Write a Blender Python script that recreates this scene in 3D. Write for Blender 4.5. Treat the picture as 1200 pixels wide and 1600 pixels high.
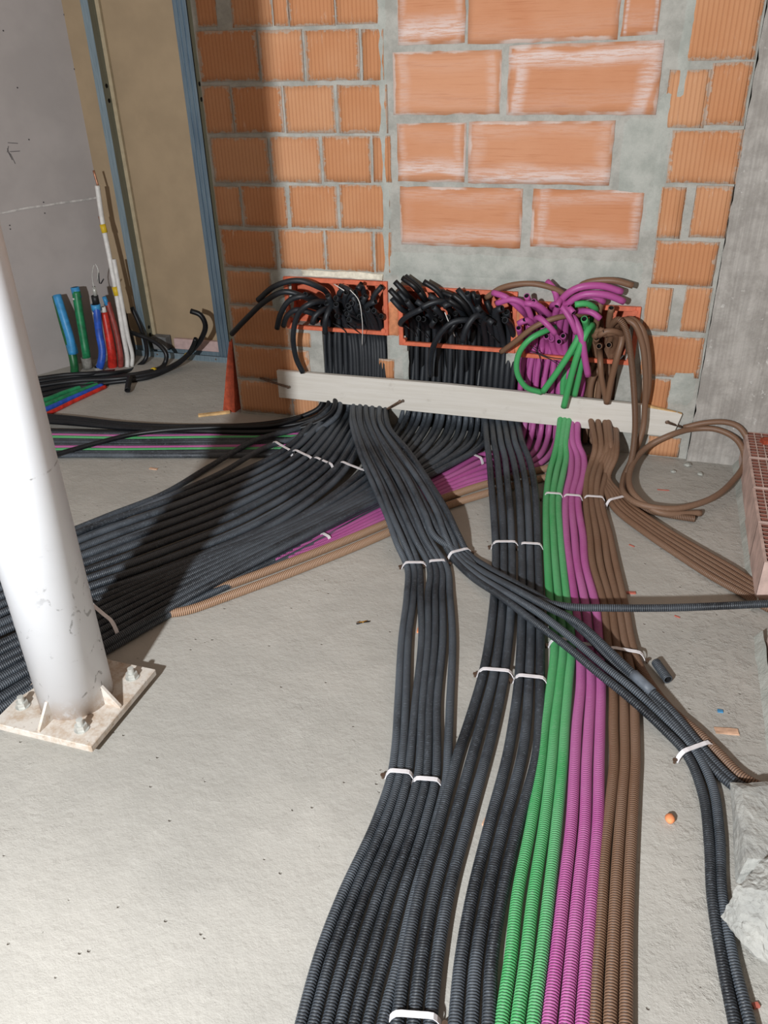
import bpy, bmesh, math, random
import numpy as np
from mathutils import Vector, Matrix, noise
random.seed(7)
PI = math.pi
C = bpy.context.scene.collection
for o in list(bpy.data.objects): bpy.data.objects.remove(o)

# ------------------------------------------------------------------ camera, light, exposure
# metres; z = 0 is the slab, the brick wall stands at y = 3.433, its left end at x = -1.9
EYE = (0.0, 0.0, 1.6)
RIGHT = (0.953011, 0.301676, -0.027589)
DOWN = (0.127350, -0.481604, -0.867087)
FWD = (-0.274866, 0.822830, -0.497393)
cam = bpy.data.cameras.new('camera')
cam.sensor_fit = 'VERTICAL'; cam.sensor_height = 36.0
cam.lens = 36.0 * 1262 / 1600
cam.clip_start = 0.02
camo = bpy.data.objects.new('camera', cam); C.objects.link(camo)
camo.matrix_world = Matrix(((RIGHT[0], -DOWN[0], -FWD[0], EYE[0]), (RIGHT[1], -DOWN[1], -FWD[1], EYE[1]),
                            (RIGHT[2], -DOWN[2], -FWD[2], EYE[2]), (0, 0, 0, 1)))
bpy.context.scene.camera = camo
vs = bpy.context.scene.view_settings
vs.view_transform = 'Standard'; vs.look = 'None'; vs.gamma = 1; vs.use_curve_mapping = False
vs.exposure = 0.0

world = bpy.data.worlds.new('daylight'); bpy.context.scene.world = world
world.use_nodes = True
world.node_tree.nodes['Background'].inputs[0].default_value = (1.0, 0.80, 0.66, 1)
world.node_tree.nodes['Background'].inputs[1].default_value = 0.29

lamp = bpy.data.lights.new('work_lamp', 'AREA')            # the site lamp behind the photographer's left shoulder
lamp.shape = 'DISK'; lamp.size = 0.12
lamp.energy = 205; lamp.color = (0.93, 0.97, 1.0)
lampo = bpy.data.objects.new('work_lamp', lamp); C.objects.link(lampo)
lampo.location = (-0.86, -1.4, 1.90)
lampo.rotation_euler = (Vector((-0.45, 2.6, 0.2)) - lampo.location).to_track_quat('-Z', 'Y').to_euler()

# ------------------------------------------------------------------ materials
def lin(c):
    return tuple(((v/255)/12.92 if v/255 <= .04045 else ((v/255+.055)/1.055)**2.4) for v in c) + (1,)

class NT:
    def __init__(s, name, rough=.7, spec=.4, metal=0):
        s.m = bpy.data.materials.new(name); s.m.use_nodes = True
        s.t = s.m.node_tree; s.b = s.t.nodes['Principled BSDF']
        s.b.inputs['Roughness'].default_value = rough
        s.b.inputs['Metallic'].default_value = metal
        s.b.inputs['Specular IOR Level'].default_value = spec
        s.co = s.n('ShaderNodeTexCoord').outputs['Object']
    def n(s, k, **kw):
        x = s.t.nodes.new(k)
        for a, b in kw.items(): setattr(x, a, b)
        return x
    def L(s, a, b): s.t.links.new(a, b)
    def put(s, sock, v):
        if isinstance(v, bpy.types.NodeSocket): s.L(v, sock)
        else: sock.default_value = v
    def noise(s, scale, detail=4, rough=.6, vec=None, stretch=None, world=False):
        x = s.n('ShaderNodeTexNoise'); x.inputs['Scale'].default_value = scale
        x.inputs['Detail'].default_value = detail; x.inputs['Roughness'].default_value = rough
        v = vec or s.co
        if stretch:
            mp = s.n('ShaderNodeMapping'); mp.inputs['Scale'].default_value = stretch; s.L(v, mp.inputs[0]); v = mp.outputs[0]
        s.L(v, x.inputs['Vector']); return x.outputs['Fac']
    def ramp(s, v, a, b, lo=0.0, hi=1.0):
        x = s.n('ShaderNodeMapRange'); x.interpolation_type = 'SMOOTHSTEP'
        s.put(x.inputs[0], v); x.inputs[1].default_value = a; x.inputs[2].default_value = b
        x.inputs[3].default_value = lo; x.inputs[4].default_value = hi; return x.outputs[0]
    def math(s, op, a, b=0.0):
        x = s.n('ShaderNodeMath', operation=op); s.put(x.inputs[0], a); s.put(x.inputs[1], b); return x.outputs[0]
    def mix(s, f, a, b):
        x = s.n('ShaderNodeMix', data_type='RGBA'); s.put(x.inputs[0], f); s.put(x.inputs[6], a); s.put(x.inputs[7], b); return x.outputs[2]
    def bump(s, h, strength=.5, dist=.01, prev=None):
        x = s.n('ShaderNodeBump'); x.inputs['Strength'].default_value = strength; x.inputs['Distance'].default_value = dist
        s.L(h, x.inputs['Height'])
        if prev: s.L(prev, x.inputs['Normal'])
        return x.outputs[0]
    def out(s, col, nrm=None, rough=None):
        s.put(s.b.inputs['Base Color'], col)
        if nrm: s.L(nrm, s.b.inputs['Normal'])
        if rough is not None: s.put(s.b.inputs['Roughness'], rough)
        return s.m

def m_plain(name, c, rough=.6, spec=.4, metal=0, var=.12, bump=0.0, scale=30):
    t = NT(name, rough, spec, metal)
    f = t.noise(scale)
    d = tuple(max(0, v*(1-var)) for v in c); e = tuple(min(255, v*(1+var)) for v in c)
    return t.out(t.mix(t.ramp(f, .3, .7), lin(d), lin(e)), t.bump(f, bump, .004) if bump else None)

def m_concrete():
    t = NT('slab_concrete', .85, .25)
    big = t.noise(1.1, 5, .6); mid = t.noise(7, 6, .65); fine = t.noise(60, 5, .7); grit = t.noise(260, 2, .6)
    c = t.mix(t.ramp(big, .35, .68), lin((164, 161, 154)), lin((182, 178, 170)))
    c = t.mix(t.ramp(mid, .5, .8, 0, .3), c, lin((190, 187, 180)))
    c = t.mix(t.ramp(fine, .56, .75, 0, .35), c, lin((138, 134, 127)))
    v = t.n('ShaderNodeTexVoronoi'); v.inputs['Scale'].default_value = 24; t.L(t.co, v.inputs['Vector'])
    rare = t.math('GREATER_THAN', t.noise(9, 1), .55)
    pit = t.math('MULTIPLY', t.ramp(v.outputs['Distance'], .04, .11, 1, 0), rare)
    c = t.mix(t.math('MULTIPLY', pit, .45), c, lin((120, 114, 104)))
    # crumbled surface patches
    patch = t.ramp(t.noise(1.7, 2), .55, .66)
    sx = t.n('ShaderNodeSeparateXYZ'); t.L(t.co, sx.inputs[0])
    right = t.ramp(sx.outputs[0], .1, .35)
    rub = t.math('MULTIPLY', t.ramp(t.noise(26, 6, .7), .48, .66), t.math('MAXIMUM', right, t.math('MULTIPLY', patch, .25)))
    n = t.bump(mid, .35, .02)
    n = t.bump(fine, .45, .004, n)
    n = t.bump(rub, .38, .008, n)
    n = t.bump(t.math('MULTIPLY', pit, -1.0), .7, .006, n)
    n = t.bump(grit, .25, .0015, n)
    return t.out(c, n)

def m_mortar(name='mortar', a=(154, 153, 146), b=(178, 176, 169), streak=False):
    t = NT(name, .9, .2)
    f = t.noise(9, 6, .7); g = t.noise(60, 5, .7)
    c = t.mix(t.ramp(f, .35, .65), lin(a), lin(b))
    c = t.mix(t.ramp(g, .6, .8, 0, .4), c, lin((120, 120, 114)))
    n = t.bump(f, .5, .02); n = t.bump(g, .5, .004, n)
    if streak:
        st = t.noise(14, 4, .6, stretch=(5, 1, .12)); c = t.mix(t.ramp(st, .4, .62, 0, .35), c, lin((128, 123, 118)))
        sp = t.noise(45, 3, .6); c = t.mix(t.math('MULTIPLY', t.ramp(sp, .62, .7), t.ramp(t.noise(5, 2), .5, .62, 0, .7)), c, lin((206, 203, 198)))
        n = t.bump(st, .3, .004, n)
    return t.out(c, n)

def m_brick(name, vertical, cols):
    t = NT(name, .8, .25)
    at = t.n('ShaderNodeAttribute', attribute_name='brickuv').outputs['Vector']
    rnd = t.n('ShaderNodeAttribute', attribute_name='rnd').outputs['Fac']
    s = t.n('ShaderNodeSeparateXYZ'); t.L(at, s.inputs[0])
    du = t.math('SUBTRACT', .5, t.math('ABSOLUTE', t.math('SUBTRACT', s.outputs[0], .5)))
    dv = t.math('SUBTRACT', .5, t.math('ABSOLUTE', t.math('SUBTRACT', s.outputs[1], .5)))
    ob = t.n('ShaderNodeSeparateXYZ'); t.L(t.co, ob.inputs[0])
    wob = t.noise(14, 5, .65); fine = t.noise(90, 4, .7); blot = t.noise(5, 3, .6)
    w4 = t.n('ShaderNodeTexNoise', noise_dimensions='4D'); w4.inputs['Scale'].default_value = 3.0; t.L(t.co, w4.inputs['Vector'])
    t.L(t.math('MULTIPLY', rnd, 40.0), w4.inputs['W']); w4 = w4.outputs['Fac']
    c = t.mix(t.ramp(t.math('ADD', t.math('MULTIPLY', rnd, .5), t.math('MULTIPLY', blot, .6)), .3, .8), lin(cols[0]), lin(cols[1]))
    c = t.mix(t.ramp(w4, .55, .8, 0, .6), c, lin(cols[2]))
    if vertical:
        ph = t.math('MULTIPLY', ob.outputs[0], 2*PI/.0165)
        g = t.math('SINE', ph)
        h = t.ramp(g, -1.0, -.3)
        c = t.mix(t.ramp(g, -1, -.4, .22, 0), c, lin((146, 78, 46)))
        st = t.noise(10, 5, .75, stretch=(9, 1, 1.6))
        sm = t.math('MULTIPLY', t.ramp(st, .58, .7), t.ramp(t.math('ADD', dv, t.math('MULTIPLY', wob, .55)), .3, .62, 1, .12))
        c = t.mix(t.math('MULTIPLY', sm, .6), c, lin((208, 186, 168)))
        edge = t.ramp(t.math('SUBTRACT', t.math('MINIMUM', du, dv), t.math('MULTIPLY', t.math('SUBTRACT', t.noise(30, 5, .8), .46), .34)), 0.0, .035, 1, 0)
        c = t.mix(t.math('MULTIPLY', edge, .75), c, lin((186, 172, 158)))
        n = t.bump(h, .5, .003)
    else:
        wv = t.noise(22, 4, .7, stretch=(.25, 1, 9))
        c = t.mix(t.ramp(wv, .5, .7, 0, .3), c, lin((158, 92, 56)))
        # white salt bloom towards the joints; how much at each side is the block's own
        blm = t.n('ShaderNodeSeparateXYZ'); t.L(t.n('ShaderNodeAttribute', attribute_name='bloom').outputs['Vector'], blm.inputs[0])
        wz = t.math('MULTIPLY', t.math('SUBTRACT', w4, .5), .55)
        u, v = s.outputs[0], s.outputs[1]
        def side(d, w, reach):
            dd = t.math('ADD', d, wz)
            m_ = t.math('MULTIPLY', t.ramp(dd, .04, .12), t.ramp(dd, .16, reach, 1, 0))
            return t.math('MULTIPLY', m_, w)
        bl = t.math('MAXIMUM', side(t.math('SUBTRACT', 1.0, v), blm.outputs[0], .36), side(v, blm.outputs[1], .44))
        bl = t.math('MAXIMUM', bl, side(t.math('MULTIPLY', du, 2.0), blm.outputs[2], .34))
        bl = t.math('MULTIPLY', bl, t.ramp(t.noise(46, 5, .75, stretch=(.25, 1, 3)), .40, .56, .30, 1))
        c = t.mix(t.math('MULTIPLY', bl, .8), c, lin((220, 206, 202)))
        rim = t.ramp(t.math('ADD', t.math('MINIMUM', t.math('MULTIPLY', du, 2), dv), t.math('MULTIPLY', t.math('SUBTRACT', wob, .5), .10)), .02, .05, 1, 0)
        rim = t.math('MULTIPLY', rim, t.ramp(t.noise(6, 2), .42, .58))
        c = t.mix(t.math('MULTIPLY', rim, .7), c, lin((222, 212, 206)))
        n = t.bump(wv, .35, .003)
    n = t.bump(fine, .3, .002, n)
    return t.out(c, n)

def m_tube(name, ridge, groove, dust, dusty, rough=.5, spec=.5):
    t = NT(name, rough, spec)
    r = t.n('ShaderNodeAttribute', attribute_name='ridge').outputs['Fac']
    f = t.noise(4, 4, .6); g = t.noise(140, 3, .7)
    inf = t.n('ShaderNodeObjectInfo').outputs['Random']
    cloud = t.math('MULTIPLY', t.ramp(f, .2, .65), t.math('ADD', .40, t.math('MULTIPLY', inf, .6)))
    geo = t.n('ShaderNodeNewGeometry'); sz = t.n('ShaderNodeSeparateXYZ'); t.L(geo.outputs['Position'], sz.inputs[0])
    walked = t.ramp(sz.outputs[2], .10, .24, 1.0, .12)      # the lying lengths are trodden and dusty, the hanging ones clean
    dusty_ = t.math('MULTIPLY', walked, dusty)
    col = t.mix(t.math('MULTIPLY', cloud, dusty_), lin(ridge), lin(dust))
    col = t.mix(t.math('MULTIPLY', t.ramp(g, .54, .66), t.math('MULTIPLY', dusty_, .75)), col, lin(dust))
    col = t.mix(r, lin(groove), col)  # crease shade between the ribs is put into the darker groove colour
    return t.out(col, t.bump(g, .12, .001), t.ramp(f, .3, .7, rough-.08, rough+.12))

def m_whitepaint():
    t = NT('white_paint', .38, .5)
    f = t.noise(5, 5, .7); s = t.noise(26, 6, .8)
    c = t.mix(t.ramp(f, .4, .7, 0, .35), lin((236, 237, 241)), lin((228, 229, 232)))
    ob = t.n('ShaderNodeSeparateXYZ'); t.L(t.co, ob.inputs[0])
    low = t.ramp(ob.outputs[2], .05, .75, 1, 0)
    zone = t.ramp(t.noise(6, 3), .44, .55)
    thin = t.noise(11, 2, .4, stretch=(1, 1, .8)); line = t.ramp(t.math('ABSOLUTE', t.math('SUBTRACT', thin, .5)), .006, .016, 1, 0)
    scr = t.math('MULTIPLY', t.math('MULTIPLY', line, t.ramp(s, .50, .58)), t.math('MULTIPLY', low, zone))
    c = t.mix(t.math('MULTIPLY', scr, .85), c, lin((70, 66, 62)))
    rust = t.math('MULTIPLY', t.ramp(ob.outputs[2], .02, .13, 1, 0), t.ramp(t.noise(22, 5, .7), .36, .56))
    c = t.mix(t.math('MULTIPLY', rust, .8), c, lin((186, 160, 132)))
    ring = t.ramp(t.math('ABSOLUTE', t.math('SUBTRACT', t.math('ADD', ob.outputs[2], t.math('MULTIPLY', t.noise(8, 3), .02)), .775)), .0015, .003, 1, 0)
    c = t.mix(t.math('MULTIPLY', ring, t.ramp(t.noise(14), .45, .55, 0, .8)), c, lin((120, 116, 112)))
    return t.out(c, t.bump(s, .06, .002))

def m_plate():
    t = NT('base_plate_paint', .6, .35)
    s = t.noise(14, 6, .75)
    c = t.mix(t.ramp(s, .42, .66), lin((204, 197, 188)), lin((178, 158, 138)))
    c = t.mix(t.ramp(t.noise(60, 4), .62, .72, 0, .6), c, lin((120, 98, 80)))
    return t.out(c, t.bump(s, .3, .003))

def m_wood():
    t = NT('pale_planed_wood', .65, .3)
    g = t.noise(5, 6, .7, stretch=(.6, 4, 14)); f = t.noise(16, 5, .7)
    c = t.mix(t.ramp(g, .35, .7), lin((204, 198, 188)), lin((214, 209, 201)))
    c = t.mix(t.ramp(f, .6, .75, 0, .4), c, lin((170, 162, 150)))
    return t.out(c, t.bump(g, .2, .002))

def m_steel(name, a, b):
    t = NT(name, .42, .5, .55)
    f = t.noise(6, 4, .6, stretch=(30, 30, 1))
    return t.out(t.mix(t.ramp(f, .35, .65), lin(a), lin(b)), None)

M = dict(
    floor=m_concrete(), mortar=m_mortar(), patch=m_mortar('fresh_mortar', (158, 161, 154), (178, 179, 172)),
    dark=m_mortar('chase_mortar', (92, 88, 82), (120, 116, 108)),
    pillar=m_mortar('formed_concrete', (152, 147, 141), (178, 173, 167), True),
    bv=m_brick('scored_clay_brick', True, ((190, 132, 92), (200, 148, 110), (182, 118, 80))),
    bh=m_brick('smooth_clay_block', False, ((196, 136, 100), (204, 148, 114), (188, 120, 82))),
    clay=m_plain('rough_orange_clay', (204, 134, 96), .8, .2, var=.1, bump=.5),
    drygrey=m_plain('grey_plasterboard', (172, 165, 162), .85, .2, var=.03, scale=3),
    beige=m_plain('beige_plasterboard', (158, 138, 112), .85, .2, var=.03, scale=5),
    litflange=m_plain('lit_flange_beige', (170, 155, 128), .8, .2, var=.04),
    pinkboard=m_plain('pink_board', (186, 160, 156), .85, .2, var=.05),
    steel=m_steel('galvanised_steel', (126, 146, 158), (150, 168, 178)),
    steel2=m_steel('galvanised_steel_dull', (98, 116, 132), (120, 138, 150)),
    steelside=m_steel('galvanised_steel_web', (118, 122, 112), (132, 136, 126)),
    paint=m_whitepaint(), plate=m_plate(), wood=m_wood(),
    rawwood=m_plain('raw_wood', (206, 170, 120), .7, .3, var=.1),
    zinc=m_plain('zinc_nut', (190, 190, 184), .4, .5, .3, var=.08),
    nail=m_plain('rusty_nail', (104, 84, 70), .5, .5, .5, var=.2, bump=.2),
    box=m_plain('orange_plastic', (206, 106, 76), .5, .4, var=.07, bump=.05),
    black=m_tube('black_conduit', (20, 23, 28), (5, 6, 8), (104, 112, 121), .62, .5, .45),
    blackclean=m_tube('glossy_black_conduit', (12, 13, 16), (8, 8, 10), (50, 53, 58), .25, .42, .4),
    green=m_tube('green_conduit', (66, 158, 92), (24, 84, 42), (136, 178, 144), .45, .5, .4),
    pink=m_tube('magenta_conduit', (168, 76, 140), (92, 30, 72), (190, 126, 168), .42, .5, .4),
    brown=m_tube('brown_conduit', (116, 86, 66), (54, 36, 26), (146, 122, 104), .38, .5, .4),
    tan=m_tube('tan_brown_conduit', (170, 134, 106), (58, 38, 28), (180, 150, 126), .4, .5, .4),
    bore=m_plain('conduit_bore', (14, 14, 15), .8, .2),
    strap=m_plain('white_strap', (226, 222, 224), .55, .4, var=.03),
    hollow=m_plain('pinkish_hollow_brick', (196, 170, 160), .85, .2, var=.08, bump=.4, scale=16),
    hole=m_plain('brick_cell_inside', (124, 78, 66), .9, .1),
    rubble=m_mortar('broken_concrete', (150, 150, 146), (172, 171, 165)),
    terracotta=m_plain('terracotta_sheet', (164, 74, 50), .7, .3, var=.12, bump=.2),
    ltblue=m_plain('light_blue_tape', (58, 142, 196), .45, .5, var=.08),
    dkgreen=m_plain('green_pipe_sleeve', (34, 122, 78), .4, .5, var=.14),
    dkgreen2=m_plain('dark_green_pipe_sleeve', (26, 92, 52), .4, .5, var=.14),
    blue=m_plain('blue_pipe_sleeve', (40, 82, 176), .4, .5, var=.12),
    red=m_plain('red_pipe_sleeve', (190, 44, 34), .4, .5, var=.14),
    red2=m_plain('dull_red_pipe_sleeve', (140, 62, 56), .5, .4, var=.14),
    whitep=m_plain('white_pipe_sleeve', (214, 212, 208), .5, .4, var=.05),
    grime=m_plain('dusty_grey_pipe_foot', (136, 134, 128), .7, .3, var=.14),
    yellow=m_plain('yellow_tape', (214, 180, 40), .5, .4, var=.05),
    copper=m_plain('copper_pipe', (168, 118, 92), .4, .5, .6, var=.1),
    blackrub=m_plain('black_fitting', (26, 26, 28), .5, .5, var=.2),
    chip=m_plain('wood_chip', (196, 160, 134), .8, .2, var=.1),
    redbit=m_plain('red_plastic_bit', (178, 98, 84), .5, .4, var=.1),
    orangebit=m_plain('orange_clay_bit', (232, 146, 98), .6, .3, var=.1),
    bluebit=m_plain('blue_plastic_bit', (66, 132, 176), .5, .4, var=.1),
    foam=m_plain('cream_foam_filler', (222, 214, 196), .8, .2, var=.06, bump=.6, scale=50),
    sleeve=m_plain('grey_coupling', (92, 98, 106), .5, .4, var=.12),
)

# ------------------------------------------------------------------ helpers
def link(name, me, mat=None, parent=None, loc=(0, 0, 0)):
    o = bpy.data.objects.new(name, me); C.objects.link(o); o.location = loc
    if mat is not None and me is not None:
        for m in (mat if isinstance(mat, (list, tuple)) else [mat]): me.materials.append(m)
    if parent: o.parent = parent
    return o
def tag(o, label, cat, group=None, kind=None):
    o['label'] = label; o['category'] = cat
    if group: o['group'] = group
    if kind: o['kind'] = kind
    return o
def thing(name, label, cat, loc=(0, 0, 0), group=None):
    return tag(link(name, None, loc=loc), label, cat, group)
def obj(name, bm, mat, parent=None, loc=(0, 0, 0), smooth=False):
    me = bpy.data.meshes.new(name); bm.normal_update(); bm.to_mesh(me); bm.free()
    if smooth: me.polygons.foreach_set('use_smooth', [True]*len(me.polygons))
    return link(name, me, mat, parent, loc)
def struct(name, bm, mat, smooth=False):
    o = obj(name, bm, mat, smooth=smooth); o['kind'] = 'structure'; return o
def box(bm, x0, x1, y0, y1, z0, z1, mi=0, bev=0.0):
    v = [bm.verts.new(p) for p in ((x0, y0, z0), (x1, y0, z0), (x1, y1, z0), (x0, y1, z0), (x0, y0, z1), (x1, y0, z1), (x1, y1, z1), (x0, y1, z1))]
    fs = [bm.faces.new([v[i] for i in q]) for q in ((3, 2, 1, 0), (4, 5, 6, 7), (0, 1, 5, 4), (1, 2, 6, 5), (2, 3, 7, 6), (3, 0, 4, 7))]
    for f in fs: f.material_index = mi
    if bev:
        es = list({e for f in fs for e in f.edges})
        bmesh.ops.bevel(bm, geom=es, offset=bev, segments=1, affect='EDGES')
    return v
def cyl(bm, p, r, h, n=20, axis='Z', r2=None, mi=0):
    m = Matrix.Translation(p)
    if axis == 'X': m = m @ Matrix.Rotation(PI/2, 4, 'Y')
    if axis == 'Y': m = m @ Matrix.Rotation(-PI/2, 4, 'X')
    g = bmesh.ops.create_cone(bm, cap_ends=True, segments=n, radius1=r, radius2=r if r2 is None else r2, depth=h, matrix=m @ Matrix.Translation((0, 0, h/2)))
    return g['verts']
def jitter(bm, amt, sc=30):
    for v in bm.verts:
        n = noise.noise_vector(v.co*sc); v.co += n*amt

def spline(P, step):
    P = [Vector(p) for p in P]
    if len(P) == 2: P = [P[0], (P[0]+P[1])/2, P[1]]
    Q = [2*P[0]-P[1]] + P + [2*P[-1]-P[-2]]
    out = []
    for i in range(1, len(Q)-2):
        a, b, c, d = Q[i-1], Q[i], Q[i+1], Q[i+2]
        t0 = 0.0; t1 = t0+max((b-a).length, 1e-4)**.5; t2 = t1+max((c-b).length, 1e-4)**.5; t3 = t2+max((d-c).length, 1e-4)**.5
        n = max(2, int((c-b).length/.012))
        for k in range(n):
            t = t1+(t2-t1)*k/n
            A1 = a*((t1-t)/(t1-t0))+b*((t-t0)/(t1-t0)); A2 = b*((t2-t)/(t2-t1))+c*((t-t1)/(t2-t1)); A3 = c*((t3-t)/(t3-t2))+d*((t-t2)/(t3-t2))
            B1 = A1*((t2-t)/(t2-t0))+A2*((t-t0)/(t2-t0)); B2 = A2*((t3-t)/(t3-t1))+A3*((t-t1)/(t3-t1))
            out.append(B1*((t2-t)/(t2-t1))+B2*((t-t1)/(t2-t1)))
    out.append(P[-1])
    return np.array([tuple(p) for p in out])

PITCH = 0.0062
def tube(name, pts, R, mat, parent=None, ribs=True, ends=(True, True), sides=10, far=3.0, bore=True, taper=None, fade=.8):
    """a round hose along pts; ribs = moulded corrugation, modelled as rings"""
    D = spline(pts, .01)
    seg = np.linalg.norm(np.diff(D, axis=0), axis=1); s = np.concatenate([[0], np.cumsum(seg)])
    Lt = s[-1]
    S = []; K = []
    u = 0.0
    prof = (0.0, .16, .30, .86)            # ring positions inside one rib: groove, groove, ridge, ridge
    val = (0.0, 0.0, 1.0, 1.0)
    if ribs:
        while u < Lt:
            x = np.interp(u, s, D[:, 0]); y = np.interp(u, s, D[:, 1])
            if math.hypot(x, y) < far:
                for q, w in zip(prof, val): S.append(u+q*PITCH); K.append(w)
                u += PITCH
            else:
                S.append(u); K.append(1.0); u += .02
        S = [q for q in S if q < Lt] + [Lt]; K = K[:len(S)-1] + [1.0]
    else:
        n = max(3, int(Lt/.015)); S = list(np.linspace(0, Lt, n)); K = [1.0]*n
    S = np.array(S); K = np.array(K); n = len(S)
    P = np.stack([np.interp(S, s, D[:, i]) for i in range(3)], 1)
    # tangents from the smooth curve
    if ribs:                                  # the moulding gets shallower along the stretched upper lengths
        hd = np.hypot(P[:, 0], P[:, 1]); am = np.clip((far-hd)/fade, 0, 1); K = 1-(1-K)*am
    T = np.gradient(D, axis=0)
    T = np.stack([np.interp(S, s, T[:, i]) for i in range(3)], 1); T /= np.linalg.norm(T, axis=1)[:, None]
    up = np.array([0., 0., 1.]) if abs(T[0, 2]) < .9 else np.array([0., 1., 0.])
    N = np.zeros_like(P); a = np.cross(T[0], up); a /= np.linalg.norm(a)
    for i in range(n):
        a = a-T[i]*a.dot(T[i]); a /= np.linalg.norm(a); N[i] = a
    B = np.cross(T, N)
    rr = R*(1-.115*(1-K)) if ribs else np.full(n, R)
    if taper is not None: rr = rr*np.interp(S/Lt, [t[0] for t in taper], [t[1] for t in taper])
    ang = np.arange(sides)*2*PI/sides
    ring = np.cos(ang)[None, :, None]*N[:, None, :]+np.sin(ang)[None, :, None]*B[:, None, :]
    V = P[:, None, :]+ring*rr[:, None, None]
    rings = [V]; ks = [np.repeat(K, sides)]
    pre = []; post = []
    def endrings(i, sgn):
        res = []
        for rad, off, k in ((R*.76, 0.0, 1.0), (R*.74, .035, 0.0), (R*.02, .036, 0.0)):
            res.append((P[i]+T[i]*sgn*off)[None, :]+ring[i]*rad)
        return res
    e0 = endrings(0, 1)[::-1]; e1 = endrings(n-1, -1)
    A = np.concatenate([np.array(e0).reshape(-1, 3), V.reshape(-1, 3), np.array(e1).reshape(-1, 3)])
    KK = np.concatenate([np.repeat([0., 0., 1.], sides), np.repeat(K, sides), np.repeat([1., 0., 0.], sides)])
    m = n+6
    i = np.arange(m-1)[:, None]*sides; j = np.arange(sides)[None, :]; j2 = (j+1) % sides
    quads = np.stack([i+j, i+j2, i+sides+j2, i+sides+j], -1).reshape(-1, 4)
    mi = np.zeros((m-1, sides), dtype=np.int32); mi[:2] = 1; mi[-2:] = 1
    base = A[0].copy() if False else P[0].copy()
    A = A-base
    me = bpy.data.meshes.new(name)
    me.vertices.add(len(A)); me.vertices.foreach_set('co', A.astype(np.float32).ravel())
    me.loops.add(quads.size); me.loops.foreach_set('vertex_index', quads.astype(np.int32).ravel())
    me.polygons.add(len(quads)); me.polygons.foreach_set('loop_start', np.arange(0, quads.size, 4, dtype=np.int32))
    me.polygons.foreach_set('material_index', mi.ravel()); me.polygons.foreach_set('use_smooth', np.ones(len(quads), dtype=bool))
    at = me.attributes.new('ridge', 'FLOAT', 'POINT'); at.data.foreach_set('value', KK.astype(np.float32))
    me.update(calc_edges=True)
    return link(name, me, [mat, M['bore']], parent, tuple(base))

def strap(A, B, h, label, wid=.011, parent=None, sag=0.0, along=None, nails=(1, 1), group=None, base=0.0):
    """white fixing strap bent over a row of tubes, from side A to side B, height h"""
    A = Vector(A); B = Vector(B)
    d = (B-A); d.z = 0; w = d.length; d.normalize()
    t = Vector((-d.y, d.x, 0)) if along is None else Vector(along).normalized()
    root = thing('fixing_strap', label, 'strap', (A.x, A.y, 0), group)
    prof = [(-.007, .003), (-.003, h*.55), (w*.10, h+.0025), (w*.35, h+.004), (w*.65, h+.004), (w*.90, h+.0025), (w+.003, h*.55), (w+.007, .003)]
    P = spline([(A+d*a)[:2]+(z+base,) if False else tuple((A+d*a)[:2])+(z+base,) for a, z in prof], .01)
    bm = bmesh.new(); rows = []
    for i, p in enumerate(P):
        q = P[min(i+1, len(P)-1)]-P[max(i-1, 0)]; q = Vector(q).normalized(); nn = t.cross(q).normalized()
        if nn.z < 0: nn = -nn
        p = Vector(p); rows.append([bm.verts.new(p+t*sx*wid/2+nn*sz*.001) for sx, sz in ((-1, -1), (1, -1), (1, 1), (-1, 1))])
    for a, b in zip(rows, rows[1:]):
        for k in range(4): bm.faces.new((a[k], a[(k+1) % 4], b[(k+1) % 4], b[k]))
    bm.faces.new(rows[0]); bm.faces.new(rows[-1])
    for v in bm.verts: v.co -= root.location
    bmesh.ops.recalc_face_normals(bm, faces=bm.faces)
    obj('strap_band', bm, M['strap'], root)
    for on, p in zip(nails, (A-d*.013, B+d*.013)):
        if on:
            bm = bmesh.new(); cyl(bm, (0, 0, 0), .0035, .012, 8); cyl(bm, (0, 0, .010), .006, .003, 10)
            o = obj('nail', bm, M['nail'], root); o.location = Vector((p.x, p.y, base))-root.location
    return root

# ------------------------------------------------------------------ the setting
bm = bmesh.new(); box(bm, -5.2, 3.0, -3.5, 5.0, -.15, 0); struct('floor', bm, M['floor'])

YW = 3.433
# openings of the brick wall: (x0, x1, z0, z1)
BOXES = [(-1.590, -1.098, .470, .705), (-1.040, -.520, .430, .690), (-.500, -.015, .415, .655)]
CH = [(-1.425, -1.105), (-1.010, -.555), (-.515, -.075)]
bm = bmesh.new()
xs = sorted({-1.9, .26} | {v for b in BOXES for v in b[:2]} | {v for c in CH for v in c})
zs = sorted({0.0, 2.3} | {v for b in BOXES for v in b[2:]})
def solid(x, z):
    for (a, b, c, d), (e, f) in zip(BOXES, CH):
        if a < x < b and c < z < d: return False
        if e < x < f and z < d and z < c+.001: return False
    return True
for x0, x1 in zip(xs, xs[1:]):
    for z0, z1 in zip(zs, zs[1:]):
        if solid((x0+x1)/2, (z0+z1)/2): box(bm, x0, x1, YW, YW+.145, z0, z1, 0)
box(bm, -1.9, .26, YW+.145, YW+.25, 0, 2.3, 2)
uvl = []; rndl = []
bm2 = bmesh.new()
uv = bm2.loops.layers.float_vector.new('brickuv'); rl = bm2.loops.layers.float.new('rnd'); bl_ = bm2.loops.layers.float_vector.new('bloom')
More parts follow.
